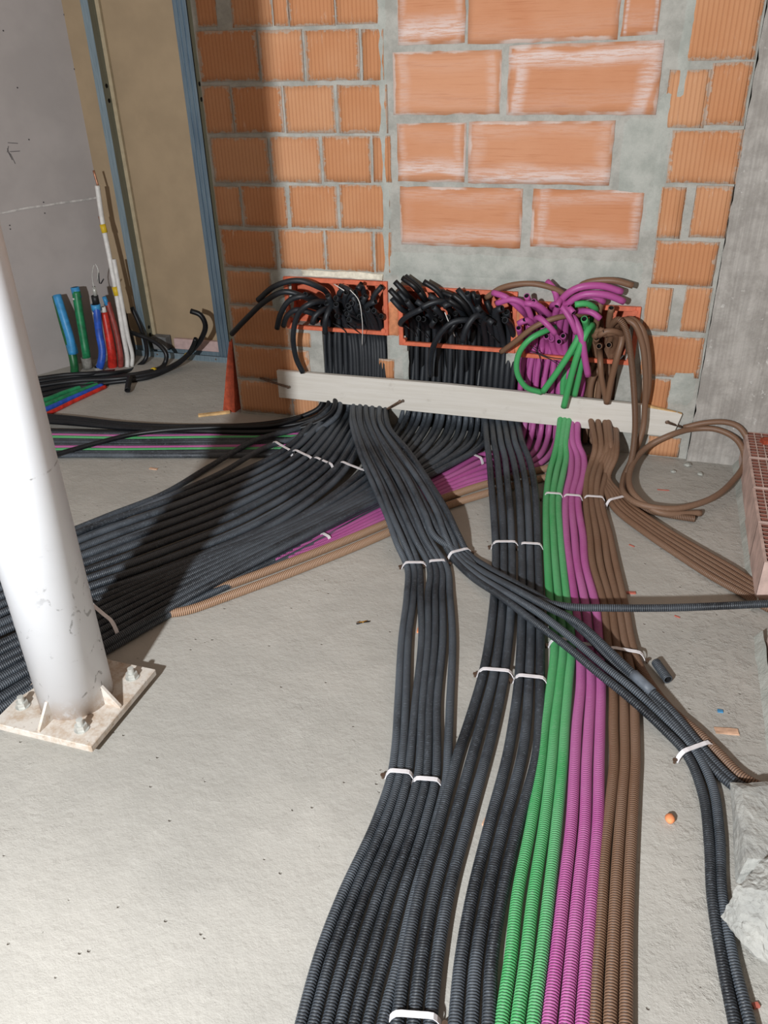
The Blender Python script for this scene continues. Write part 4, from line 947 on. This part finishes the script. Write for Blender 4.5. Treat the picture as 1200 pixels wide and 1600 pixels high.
# --- hanging loops and spare curled ends
conduit([(-0.126, 3.453, 0.423), (-0.13, 3.433, 0.527), (-0.115, 3.353, 0.604), (-0.088, 3.303, 0.636), (-0.059, 3.293, 0.602), (-0.025, 3.303, 0.481), (0.008, 3.313, 0.314), (0.028, 3.313, 0.171), (0.03, 3.213, 0.08), (0.013, 3.136, 0.02), (0.036, 2.989, 0.016), (0.108, 2.905, 0.014), (0.199, 2.882, 0.014), (0.287, 2.876, 0.014)], .0128, M['brown'],
        'ribbed brown conduit hanging in front of the board and curling onto the floor', far=4.2)
conduit([(-0.107, 3.453, 0.424), (-0.105, 3.413, 0.549), (-0.079, 3.353, 0.622), (-0.033, 3.333, 0.617), (0.009, 3.333, 0.541), (0.043, 3.343, 0.391), (0.055, 3.353, 0.269), (0.06, 3.343, 0.156), (0.037, 3.304, 0.05), (0.008, 3.115, 0.03), (0.02, 2.962, 0.04), (0.081, 2.888, 0.042), (0.2, 2.887, 0.04), (0.329, 2.989, 0.04), (0.43, 3.171, 0.045), (0.478, 3.313, 0.081), (0.442, 3.373, 0.138), (0.358, 3.408, 0.163), (0.27, 3.413, 0.154), (0.181, 3.358, 0.142), (0.09, 3.333, 0.086), (0.031, 3.144, 0.06), (0.054, 2.952, 0.05), (0.154, 2.867, 0.03), (0.309, 2.927, 0.014)], .0125, M['brown'],
        'long brown conduit making a big loop against the wall beside the low brick wall', ribs=False)
conduit([(-0.089, 3.453, 0.426), (-0.084, 3.413, 0.545), (-0.05, 3.363, 0.626), (-0.001, 3.343, 0.598), (0.036, 3.348, 0.498), (0.057, 3.353, 0.36), (0.057, 3.358, 0.278)], .0125, M['brown'], 'outermost brown conduit arching right out of the right box', ribs=False)
conduit([(0.226, 3.413, 0.155), (0.304, 3.413, 0.185), (0.391, 3.413, 0.197), (0.445, 3.403, 0.183), (0.487, 3.373, 0.137)], .012, M['brown'], 'short brown conduit arched on the wall behind the big loop', ribs=False)
sp = 0
used_extra = [(TIPSP[k], 'pink') for k in (1, 3, 5, 7, 11, 13, 14, 15)] + [(TIPSG[k], 'green') for k in (0, 4, 5)]
plab = {1: 'magenta conduit end reaching left out of the right box', 3: 'upper of two magenta ends facing the room side by side', 5: 'magenta conduit arching left with its mouth below the paired ends',
        7: 'magenta mouth facing the room at the centre of the right box', 11: 'magenta conduit curling down with its mouth at the box bottom', 13: 'magenta conduit end pointing down beside the straight green one',
        14: 'magenta mouth facing right just below the green stub', 15: 'short magenta end pointing right above the brown ones'}
for k, (t, c) in zip((1, 3, 5, 7, 11, 13, 14, 15, 0, 4, 5), used_extra):
    t = list(t); x = t[-1][0]
    lb = plab[k] if c == 'pink' else {0: 'short green stub bending left above the other green ends', 4: 'green conduit curling in a wide hook left of the straight one', 5: 'green conduit hanging down behind the board'}[k]
    conduit(t[:-1]+[(x, YW+.05, t[-1][2]), (x, YW+.06, .34), (x+.005, YW+.06, .20), (x+.004, YW+.06, .012)], .0125, M[c], lb, ribs=False, name='conduit')
for k, lb in ((0, 'thin brown conduit end sticking far left across the magenta ones'), ):
    pass
random.seed(5)
for t in pool1.t[:12]:
    x = min(-1.12, max(-1.41, t[-1][0]))
    conduit(t[:-1]+[(x, YW+.05, t[-1][2]), (x, YW+.085, .34), (x, YW+.085, .15), (x, YW+.085, .012)], .0122, M['blackclean'], 'short black conduit end crowded inside the left orange box', 'crowded ends in the left box', ribs=False)
e2 = pool2.t[:12]
for t in e2:
    x = min(-.57, max(-.99, t[-1][0]))
    conduit(t[:-1]+[(x, YW+.05, t[-1][2]), (x, YW+.085, .34), (x, YW+.085, .15), (x, YW+.085, .012)], .0122, M['blackclean'], 'short black conduit end crowded inside the middle orange box', 'crowded ends in the middle box', ribs=False)
# vertical fillers of the chases: more conduits standing behind the front ones
def standers(x0, x1, n, mat, label, group, ytop=.52, jit=.01, dy=.04):
    for i in range(n):
        x = x0+(x1-x0)*i/(n-1)
        a = random.uniform(-jit, jit)
        conduit([(x+a, YW-.03-random.uniform(0, .04), ytop+.06+random.uniform(-.03, .04)), (x+a*.6, YW+dy-.015, ytop), (x, YW+dy, .38), (x-a, YW+dy+.01, .22), (x, YW+dy, .012)], .0124, mat, label, group, ribs=False)
standers(-1.41, -1.12, 11, M['blackclean'], 'upright black conduit standing in the wall slot under the left box', 'uprights under the left box')
standers(-1.0, -.92, 4, M['blackclean'], 'upright black conduit standing in the wall slot under the middle box, left part', 'uprights under the middle box left')
standers(-.86, -.57, 11, M['blackclean'], 'upright black conduit standing in the wall slot under the middle box, right part', 'uprights under the middle box right')
standers(-.49, -.30, 8, M['pink'], 'upright magenta conduit standing in the wall slot under the right box', 'magenta uprights', .47)
standers(-.21, -.09, 5, M['brown'], 'upright brown conduit standing in the wall slot under the right box', 'brown uprights', .47)

# thin black binding wires tied round box rims, and a few pull cords
def wire(pts, r, mat, label, group=None, name='binding_wire', cat='wire'):
    return tag(tube(name, pts, r, mat, ribs=False, sides=6), label, cat, group)
for a in (((-1.356, 3.403, 0.512), (-1.301, 3.403, 0.483), (-1.291, 3.423, 0.453)), ((-1.293, 3.403, 0.516), (-1.245, 3.403, 0.486), (-1.222, 3.423, 0.461)), ((-1.012, 3.403, 0.525), (-0.974, 3.403, 0.499), (-0.965, 3.423, 0.47)), ((-0.959, 3.403, 0.523), (-0.923, 3.403, 0.493), (-0.911, 3.423, 0.467)), ((-0.813, 3.403, 0.527), (-0.777, 3.403, 0.495), (-0.77, 3.423, 0.46)), ((-0.641, 3.403, 0.527), (-0.606, 3.403, 0.495), (-0.586, 3.423, 0.467))):
    wire(list(a), .0022, M['blackrub'], 'thin black tie wire twisted over the lower rim of an orange box', 'tie wires on the box rims')
for a in ([(-0.449, 3.403, 0.472), (-0.386, 3.398, 0.433), (-0.29, 3.403, 0.421)], [(-0.453, 3.403, 0.449), (-0.357, 3.398, 0.418), (-0.312, 3.403, 0.391)], [(-0.428, 3.403, 0.485), (-0.394, 3.398, 0.392), (-0.396, 3.403, 0.331)]):
    wire(a, .0018, M['blackrub'], 'thin black tie wire wrapped round the magenta uprights', 'tie wires on the magenta uprights')
wire([(-1.23, 3.313, 0.694), (-1.19, 3.303, 0.657), (-1.18, 3.313, 0.564), (-1.217, 3.403, 0.416)], .0018, M['whitep'], 'thin white pull cord hanging out of the left orange box', name='pull_cord', cat='cord')
wire([(-1.311, 3.333, 0.71), (-1.253, 3.303, 0.692)], .0022, M['whitep'], 'short white cord end across the black mouths of the left box', name='pull_cord', cat='cord')
wire([(-0.801, 3.293, 0.627), (-0.78, 3.303, 0.57), (-0.776, 3.383, 0.495)], .0020, M['whitep'], 'thin white pull cord hanging out of the middle orange box', name='pull_cord', cat='cord')

# ------------------------------------------------------------------ fixing straps
S = [
 ((-1.539, 3.036, 0), (-1.406, 2.948, 0), .062, 'white strap farthest back on the wide black bundle'),
 ((-1.41, 2.967, 0), (-1.288, 2.901, 0), .066, 'second white strap on the wide black bundle'),
 ((-1.292, 2.919, 0), (-1.177, 2.861, 0), .066, 'third white strap on the wide black bundle'),
 ((-1.171, 2.9, 0), (-0.99, 2.82, 0), .070, 'long white strap on the wide black bundle, next to the middle fan'),
 ((-0.657, 3.186, 0), (-0.591, 3.144, 0), .034, 'small white strap on the magenta conduits beside the wide bundle'),
 ((-1.046, 2.384, 0), (-1.005, 2.362, 0), .030, 'tiny white strap between the magenta and the tan conduits'),
 ((-1.613, 1.731, 0), (-1.438, 1.64, 0), .075, 'wide white strap bent over the black bundle just behind the column'),
 ((-0.694, 2.278, 0), (-0.619, 2.298, 0), .025, 'left white strap of three where the middle fan reaches the floor'),
 ((-0.613, 2.309, 0), (-0.554, 2.333, 0), .025, 'middle white strap of three where the middle fan reaches the floor'),
 ((-0.551, 2.372, 0), (-0.488, 2.424, 0), .030, 'white strap on the five black conduits that turn right'),
 ((-0.416, 2.488, 0), (-0.331, 2.511, 0), .030, 'left of two white straps on the thick black trios, farther row'),
 ((-0.32, 2.505, 0), (-0.243, 2.517, 0), .030, 'right of two white straps on the thick black trios, farther row'),
 ((-0.286, 2.896, 0), (-0.216, 2.904, 0), .036, 'white strap on the green conduits near the wall'),
 ((-0.21, 2.9, 0), (-0.14, 2.907, 0), .036, 'white strap on the magenta conduits near the wall'),
 ((-0.131, 2.91, 0), (-0.054, 2.919, 0), .036, 'white strap on the brown conduits near the wall'),
 ((-0.04, 2.896, 0), (0.028, 2.952, 0), .036, 'white strap on the brown conduits that turn right'),
 ((-0.12, 3.19, 0), (-0.069, 3.191, 0), .050, 'small white strap high on the brown conduits by the wall'),
 ((-0.322, 1.794, 0), (-0.23, 1.808, 0), .030, 'left of two white straps on the thick black trios, middle row'),
 ((-0.217, 1.795, 0), (-0.132, 1.805, 0), .030, 'right of two white straps on the thick black trios, middle row'),
 ((-0.141, 1.983, 0), (-0.068, 2.003, 0), .030, 'white strap on the green conduits below the crossing'),
 ((-0.059, 1.987, 0), (0.016, 1.99, 0), .030, 'white strap on the magenta conduits below the crossing'),
 ((0.026, 1.992, 0), (0.129, 1.991, 0), .030, 'pale strap over the brown conduits with its tail on the floor'),
 ((-0.466, 1.359, 0), (-0.407, 1.37, 0), .026, 'left of two white straps on the thin black conduits in front'),
 ((-0.396, 1.354, 0), (-0.333, 1.366, 0), .026, 'right of two white straps on the thin black conduits in front'),
 ((-0.283, 0.797, 0), (-0.198, 0.816, 0), .031, 'big white strap at the bottom edge on the thick black trio'),
 ((0.231, 1.618, 0), (0.309, 1.681, 0), .030, 'white strap on the black conduits beside the concrete lumps'),
]
for a, b, h, l in S: strap(a, b, h, l, wid=.012 if h > .026 else .012)

# ------------------------------------------------------------------ low perforated brick wall on the right
def hollow(x0, y0, y1, label, z1=.165, x1=None):
    r = thing('hollow_brick', label, 'brick', (x0, y0, 0)); w = (.30 if x1 is None else x1-x0); l = y1-y0
    nx = max(3, int(w/.030)); ny = max(3, int(l/.026))
    bm = bmesh.new(); holes = bmesh.new()
    # webs as a grid of top faces with real cells between them
    sx = (w-.014)/nx; sy = (l-.010)/ny; e = .0052; D = .10
    xsn = [0.0, .007]; 
    for i in range(nx): xsn += [.007+sx*i+e/2, .007+sx*(i+1)-e/2]
    xsn += [w-.007, w]; ysn = [0.0]
    for j in range(ny): ysn += [.005+sy*j+e/2, .005+sy*(j+1)-e/2]
    ysn += [l]
    xsn = sorted(set(xsn)); 
    cell = set()
    def isx(a): return any(abs(a-(.007+sx*i+e/2)) < 1e-6 for i in range(nx))
    def isy(a): return any(abs(a-(.005+sy*j+e/2)) < 1e-6 for j in range(ny))
    V = {}
    def gv(a, b, z):
        k = (round(a, 5), round(b, 5), z)
        if k not in V: V[k] = bm.verts.new((a, b, z))
        return V[k]
    for a, a2 in zip(xsn, xsn[1:]):
        for b, b2 in zip(ysn, ysn[1:]):
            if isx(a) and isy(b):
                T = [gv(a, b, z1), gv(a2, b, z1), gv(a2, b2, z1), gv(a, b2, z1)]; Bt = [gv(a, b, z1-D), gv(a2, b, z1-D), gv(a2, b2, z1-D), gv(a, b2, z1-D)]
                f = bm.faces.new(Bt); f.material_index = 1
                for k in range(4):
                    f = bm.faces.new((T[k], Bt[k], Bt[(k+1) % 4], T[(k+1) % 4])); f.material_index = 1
            else: bm.faces.new((gv(a, b, z1), gv(a2, b, z1), gv(a2, b2, z1), gv(a, b2, z1)))
    box(bm, 0, w, 0, .001, 0, z1-.0005); box(bm, 0, w, l-.001, l, 0, z1-.0005)
    box(bm, 0, .001, 0, l, 0, z1-.0005); box(bm, w-.001, w, 0, l, 0, z1-.0005)
    obj('brick_body', bm, [M['hollow'], M['hole']], r)
    return r
hollow(.468, 3.16, 3.41, 'perforated brick in the low wall, against the concrete pillar')
hollow(.466, 2.90, 3.15, 'perforated brick in the low wall, second from the pillar')
hollow(.463, 2.64, 2.89, 'perforated brick in the low wall, third from the pillar')
hollow(.462, 2.38, 2.63, 'perforated brick in the low wall, at the gap where the brown conduits pass')
hollow(.478, 1.90, 2.16, 'perforated brick on the near side of the gap in the low wall')
hollow(.478, 1.63, 1.89, 'nearest perforated brick of the low wall, beyond the concrete lumps')
# mortar bed at the foot of the low wall
bm = bmesh.new()
for (y0, y1, w) in ((2.34, 3.43, .014), (1.60, 2.20, .014)):
    n = 40; pr = None
    for i in range(n+1):
        y = y0+(y1-y0)*i/n; q = noise.noise(Vector((y*14, 3, 1)))
        a = bm.verts.new((.463-w*(1+.3*q), y, 0)); b = bm.verts.new((.463-.004, y, .016+.006*q)); c = bm.verts.new((.470, y, .032+.012*q))
        if pr: bm.faces.new((pr[0], a, b, pr[1])); bm.faces.new((pr[1], b, c, pr[2]))
        pr = (a, b, c)
bmesh.ops.recalc_face_normals(bm, faces=bm.faces)
tag(obj('mortar_bed', bm, M['patch'], smooth=True), 'grey mortar smeared along the foot of the low perforated brick wall', 'mortar')

# ------------------------------------------------------------------ broken concrete lumps
def lump(name, pts, label, seed, amt=.006, cat='concrete lump'):
    bm = bmesh.new()
    c = Vector(pts[0])
    for p in pts: bm.verts.new(Vector(p)-c)
    r = bmesh.ops.convex_hull(bm, input=bm.verts)
    bmesh.ops.delete(bm, geom=list(set(r['geom_interior']+r['geom_unused'])), context='VERTS')
    bmesh.ops.triangulate(bm, faces=bm.faces)
    for k in range(4): bmesh.ops.subdivide_edges(bm, edges=[e for e in bm.edges if e.calc_length() > .012], cuts=1, use_grid_fill=True); bmesh.ops.triangulate(bm, faces=bm.faces)
    for v in bm.verts:
        q = noise.noise_vector(v.co*30+Vector((seed, 0, 0)))*.6+noise.noise_vector(v.co*110)*.7
        v.co += q*amt
        if v.co.z+c.z < 0: v.co.z = -c.z
    o = obj(name, bm, M['rubble'], None, c); return tag(o, label, cat)
lump('concrete_lump', [(0.355, 1.564, 0), (0.351, 1.292, 0), (0.453, 1.29, 0), (0.528, 1.606, 0), (0.341, 1.529, 0.055), (0.361, 1.303, 0.075), (0.477, 1.317, 0.08), (0.492, 1.555, 0.075), (0.362, 1.497, 0.075)],
     'smooth-topped grey concrete lump at the right edge, farther of the two', 2, .0035)
lump('concrete_lump', [(0.346, 1.205, 0), (0.383, 1.123, 0), (0.468, 1.095, 0), (0.535, 1.346, 0), (0.306, 1.163, 0.05), (0.326, 1.191, 0.11), (0.396, 1.286, 0.13), (0.509, 1.369, 0.13), (0.379, 1.181, 0.14), (0.48, 1.169, 0.14), (0.355, 1.092, 0.06), (0.45, 1.054, 0.06)],
     'jagged grey concrete lump at the right edge, nearer of the two', 9, .006)

# ------------------------------------------------------------------ pipes in the far left corner
def pipe(label, path, R, mat, cat='pipe', name='insulated_pipe', **k):
    return tag(tube(name, path, R, mat, ribs=False, sides=16, **k), label, cat)
def band(p, path_dir, R, h, mat, parent, name='tape_band'):
    b = parent.location; p = Vector(p); d = Vector(path_dir).normalized()
    return tube(name, [tuple(p-d*h/2-b), tuple(p-b), tuple(p+d*h/2-b)], R, mat, parent, ribs=False, sides=16)
def YP(*a): return a
g1 = [(-3.134, 3.743, 0), (-3.126, 3.745, 0.051), (-3.136, 3.76, 0.123), (-3.172, 3.79, 0.27), (-3.204, 3.82, 0.43)]
o = pipe('green sleeved pipe with long light blue tape, leftmost in the corner', g1, .024, M['dkgreen2'])
tube('blue_tape', [tuple(Vector(q)-o.location) for q in ((-3.114, 3.74, 0.119), (-3.117, 3.75, 0.204), (-3.139, 3.765, 0.31), (-3.182, 3.8, 0.44))], .0235, M['ltblue'], o, ribs=False, sides=16)
band((-3.123, 3.755, 0.144), (-.1, .05, 1), .0285, .055, M['ltblue'], o, 'blue_collar'); 
g2 = [(-3.152, 3.886, 0), (-3.096, 3.83, 0.079), (-3.097, 3.84, 0.177), (-3.105, 3.86, 0.322), (-3.11, 3.88, 0.445)]
o = pipe('green sleeved pipe with a short light blue cap, second in the corner', g2, .024, M['dkgreen'])
band((-3.112, 3.88, 0.438), (-.1, .05, 1), .0245, .06, M['ltblue'], o, 'blue_cap'); band((-3.112, 3.875, 0.406), (-.1, .05, 1), .0255, .010, M['whitep'], o)
band((-3.102, 3.83, 0.039), (0, 0, 1), .029, .06, M['grime'], o, 'dusty_foot')
b1 = [(-3.025, 3.814, 0), (-2.987, 3.8, 0.043), (-2.971, 3.82, 0.115), (-2.981, 3.84, 0.223), (-2.977, 3.85, 0.325), (-2.98, 3.86, 0.377)]
o = pipe('blue sleeved pipe carrying a metal valve in the corner', b1, .022, M['blue'])
band((-2.982, 3.86, 0.366), (0, 0, 1), .027, .035, M['ltblue'], o, 'blue_collar'); band((-2.982, 3.855, 0.334), (0, 0, 1), .0235, .014, M['whitep'], o)
band((-2.976, 3.86, 0.41), (0, 0, 1), .020, .045, M['blackrub'], o, 'black_fitting'); band((-2.969, 3.86, 0.458), (0, 0, 1), .011, .05, M['zinc'], o, 'valve_stem')
band((-3.007, 3.8, 0.014), (0, 0, 1), .027, .03, M['grime'], o, 'dusty_foot')
tag(tube('steel_wire', [(-2.963, 3.85, 0.471), (-2.964, 3.86, 0.547), (-2.939, 3.87, 0.609), (-2.925, 3.87, 0.582), (-2.939, 3.86, 0.513)], .0025, M['zinc'], ribs=False, sides=6), 'thin steel wire looped above the blue pipe valve', 'wire')
tag(tube('black_wire', [(-2.886, 3.85, 0.532), (-2.925, 3.86, 0.499), (-2.926, 3.87, 0.561)], .0035, M['blackrub'], ribs=False, sides=6), 'short black wire hook beside the looped steel wire', 'wire')
r1 = [(-2.977, 3.893, 0), (-2.948, 3.87, 0.081), (-2.95, 3.88, 0.194), (-2.964, 3.9, 0.326)]
o = pipe('bright red sleeved pipe with a white tip in the corner', r1, .024, M['red'], taper=[(0, 1.2), (.35, 1.05), (1, .85)])
band((-2.964, 3.9, 0.341), (-.1, 0, 1), .014, .035, M['whitep'], o, 'white_tip')
r2 = [(-2.927, 3.904, 0), (-2.912, 3.9, 0.074), (-2.923, 3.92, 0.202), (-2.958, 3.94, 0.375)]
o = pipe('dull red sleeved pipe between the bright red and the white ones', r2, .017, M['red2'])
band((-2.962, 3.93, 0.385), (-.2, 0, 1), .012, .05, M['ltblue'], o, 'blue_tape')
w1 = [(-2.882, 3.903, 0), (-2.882, 3.92, 0.05), (-2.879, 3.92, 0.205), (-2.887, 3.94, 0.423), (-2.907, 3.97, 0.613), (-2.931, 4, 0.814), (-2.935, 4.02, 0.994)]
o = pipe('tall white sleeved pipe rising along the grey wall to a copper tip', w1, .0135, M['whitep'])
band((-2.887, 3.94, 0.442), (-.15, .05, 1), .0165, .05, M['yellow'], o, 'yellow_tape'); band((-2.925, 3.99, 0.775), (-.15, .05, 1), .0165, .045, M['yellow'], o, 'yellow_tape')
band((-2.935, 4.02, 1.027), (-.15, .05, 1), .006, .09, M['copper'], o, 'copper_tip')
w2 = [(-2.868, 3.929, 0), (-2.858, 3.94, 0.061), (-2.856, 3.93, 0.185), (-2.854, 3.93, 0.391), (-2.867, 3.95, 0.619)]
o = pipe('shorter white sleeved pipe close beside the tall one', w2, .012, M['whitep'])
tag(tube('copper_pipe', [(-2.937, 3.99, 0.757), (-2.943, 4, 0.814), (-2.946, 4, 0.837)], .006, M['copper'], ribs=False, sides=8), 'small bare copper pipe end at the upper yellow tape', 'pipe')
JB = [
 ([(-3.422, 3.17, 0.04), (-3.14, 3.412, 0.04), (-2.976, 3.556, 0.035), (-2.757, 3.663, 0.03), (-2.603, 3.817, 0.03), (-2.54, 3.929, 0.05), (-2.5, 4.02, 0.093), (-2.411, 4, 0.182), (-2.363, 3.98, 0.267), (-2.38, 3.97, 0.327), (-2.432, 3.96, 0.349)], 'black conduit arching highest beside the ridged stud', .015),
 ([(-3.389, 3.13, 0.03), (-3.108, 3.368, 0.03), (-2.973, 3.546, 0.02), (-2.76, 3.664, 0.018), (-2.608, 3.822, 0.02), (-2.563, 3.948, 0.03), (-2.527, 4, 0.066), (-2.473, 3.99, 0.128), (-2.438, 3.98, 0.183)], 'shorter black conduit bent upward under the highest arch', .0125),
 ([(-3.471, 3.228, 0.05), (-3.167, 3.449, 0.05), (-3.011, 3.607, 0.04), (-2.83, 3.742, 0.03), (-2.851, 3.96, -0.013), (-2.796, 3.98, 0.036), (-2.806, 4.02, 0.094), (-2.864, 4.08, 0.189), (-2.914, 4.1, 0.304)], 'black conduit rising straight up the wall beside the bright stud', .0125),
 ([(-3.509, 3.258, 0.02), (-3.208, 3.49, 0.02), (-3.028, 3.622, 0.018), (-2.802, 3.726, 0.015), (-2.662, 3.842, 0.02), (-2.662, 3.96, 0.018), (-2.651, 3.98, 0.071), (-2.691, 3.99, 0.119), (-2.76, 4, 0.15), (-2.851, 4, 0.175), (-2.903, 4.02, 0.177)], 'black conduit bent back left with a yellow band near the stud foot', .0135),
 ([(-3.354, 3.085, 0.015), (-3.087, 3.335, 0.015), (-2.968, 3.48, 0.015), (-2.814, 3.618, 0.015), (-2.644, 3.742, 0.015), (-2.582, 3.905, 0.02), (-2.565, 3.982, 0.03)], 'lowest black conduit along the front of the corner cluster', .0125),
 ([(-3.48, 3.244, 0.065), (-3.18, 3.47, 0.06), (-3.068, 3.573, 0.055), (-2.925, 3.667, 0.045), (-2.953, 3.98, -0.033), (-2.9, 4, 0.021), (-2.912, 4.04, 0.087), (-2.971, 4.1, 0.203), (-2.982, 4.12, 0.256)], 'black conduit rising behind the white pipes', .012)]
for k, (p, l, r) in enumerate(JB):
    o = conduit([q for q in p], r, M['blackclean'], l, ribs=False)
    if k in (1, 3):
        q = p[4 if k == 3 else 6]; band(Vector(q), Vector(p[5 if k == 3 else 7])-Vector(p[4 if k == 3 else 5]), r+.004, .022, M['yellow'], o, 'yellow_band')
tag(tube('conduit', [(-2.681, 3.636, 0.05), (-2.649, 3.563, 0.035), (-2.627, 3.519, 0.024)], .016, M['blackclean'], ribs=False), 'short black stub facing the room in front of the white pipes', 'conduit')
for p, c, l in (([(-3.158, 3.048, 0.014), (-3.011, 3.29, 0.014), (-2.963, 3.445, 0.014), (-2.888, 3.603, 0.014)], 'dkgreen', 'green pipe lying on the floor below the corner cluster, farthest back'),
                ([(-3.098, 2.979, 0.014), (-2.963, 3.228, 0.014), (-2.915, 3.408, 0.014), (-2.858, 3.59, 0.014)], 'dkgreen', 'green pipe lying on the floor between the other green and the blue'),
                ([(-3.055, 2.928, 0.012), (-2.926, 3.18, 0.012), (-2.882, 3.373, 0.012), (-2.831, 3.581, 0.012)], 'blue', 'blue pipe lying on the floor below the corner cluster'),
                ([(-3.014, 2.88, 0.01), (-2.88, 3.135, 0.01), (-2.846, 3.34, 0.01), (-2.805, 3.573, 0.01)], 'red', 'red pipe lying on the floor in front of the blue one')):
    tag(tube('floor_pipe', p, .013 if c != 'red' else .011, M[c], ribs=False), l, 'pipe')

# ------------------------------------------------------------------ small litter
def bit(name, p, sx, sy, sz, rz, mat, label, cat, tilt=0.0):
    bm = bmesh.new(); box(bm, -sx/2, sx/2, -sy/2, sy/2, 0, sz); bmesh.ops.subdivide_edges(bm, edges=bm.edges, cuts=2, use_grid_fill=True); jitter(bm, min(sx, sy)*.09, 90)
    o = obj(name, bm, mat, None, (p[0], p[1], p[2])); o.rotation_euler = (tilt, 0, rz); return tag(o, label, cat)
a = Vector((0.164, 1.981, 0.016)); b = Vector((0.2, 1.911, 0.016))
tag(tube('conduit_offcut', [tuple(a), tuple((a+b)/2), tuple(b)], .0138, M['black'], far=5), 'short black conduit offcut lying on the floor right of the brown ones', 'conduit offcut')
bit('wood_chip', (0.352, 1.761, 0), .060, .022, .004, .15, M['chip'], 'pale wood chip lying on rough floor at the right', 'wood chip')
bit('blue_chip', (0.339, 1.835, 0), .014, .010, .004, .1, M['bluebit'], 'small blue plastic chip on the rough floor', 'plastic chip')
bit('red_chip', (0.077, 2.337, 0), .034, .010, .005, .2, M['redbit'], 'orange-red chip beside the brown conduits', 'plastic chip')
bit('red_sliver', (0.169, 3.11, 0), .046, .004, .003, .1, M['redbit'], 'thin red sliver on the floor inside the big brown loop', 'plastic sliver')
bit('red_sliver', (0.067, 2.641, 0), .022, .004, .003, -.5, M['redbit'], 'tiny red sliver on the floor between the brown conduits', 'plastic sliver')
bit('red_sliver', (0.226, 2.244, 0), .018, .004, .003, -.4, M['redbit'], 'tiny red sliver just below the level black conduit', 'plastic sliver')
bit('wood_chip', (-0.549, 1.957, 0), .012, .026, .004, .1, M['orangebit'], 'small orange chip between the thin black conduits', 'wood chip')
bit('wood_chip', (-0.203, 1.298, 0), .010, .028, .006, -.2, M['chip'], 'pale wood chip wedged between the thick black trios', 'wood chip')
bit('wood_chip', (-1.997, 2.75, 0), .038, .012, .004, .0, M['chip'], 'pale chip on the floor beyond the wide bundle', 'wood chip')
bit('wood_chip', (-2.134, 2.722, 0), .030, .007, .003, .1, M['whitep'], 'whitish sliver on the floor beside the column', 'wood chip') if False else None
bit('wood_strip', (-2.026, 3.378, 0), .16, .020, .012, .55, M['rawwood'], 'thin tan stick lying on the floor by the end of the brick wall', 'stick')
bm = bmesh.new(); bmesh.ops.create_icosphere(bm, subdivisions=2, radius=.013, matrix=Matrix.Diagonal((.9, 1.1, .8, 1))); jitter(bm, .002, 80)
tag(obj('clay_pebble', bm, M['orangebit'], None, (0.211, 1.421, 0.009), smooth=True), 'bright orange clay pebble on the floor left of the concrete lumps', 'pebble')
sc = thing('brass_screw', 'brass screw lying alone on the open floor', 'screw', (-0.733, 1.945, 0.004))
a = tube('shank', [(-.012, -.006, 0), (0, 0, 0), (.010, .008, 0)], .0028, m_plain('brass', (206, 150, 60), .4, .5, .5), sc, ribs=False, sides=8)
bm = bmesh.new(); bmesh.ops.create_uvsphere(bm, u_segments=10, v_segments=6, radius=.005); obj('screw_head', bm, M['nail'], sc, (-.014, -.008, 0))
bit('red_scrap', (0.371, 1.025, 0), .013, .010, .006, .5, M['redbit'], 'pink-red scrap at the lower right corner beside the conduits', 'scrap')
bit('brick_shard', (0.541, 3.311, 0.165), .035, .03, .018, .4, M['terracotta'], 'red brick shard lying on top of the low perforated wall', 'brick shard')
random.seed(3)
bd2 = [(1050,740), (1075,735), (1062,728), (1100,742), (1086,752), (1145,735)]
for i, (x, y, s) in enumerate((((0.207, 3.287, 0), 0, .012), ((0.265, 3.364, 0), 0, .016), ((0.315, 3.29, 0), 0, .012))):
    bm = bmesh.new(); bmesh.ops.create_icosphere(bm, subdivisions=2, radius=s); 
    for v in bm.verts: v.co += noise.noise_vector(v.co*90+Vector((i, 0, 0)))*s*.35; v.co.z *= .55
    tag(obj('mortar_crumb', bm, M['patch'], None, (x[0], x[1], s*.4)), ('left', 'middle', 'right')[i]+' one of three pale mortar crumbs at the wall foot inside the brown loop', 'mortar crumb')
print('objects', len(bpy.data.objects), 'verts', sum(len(m.vertices) for m in bpy.data.meshes))
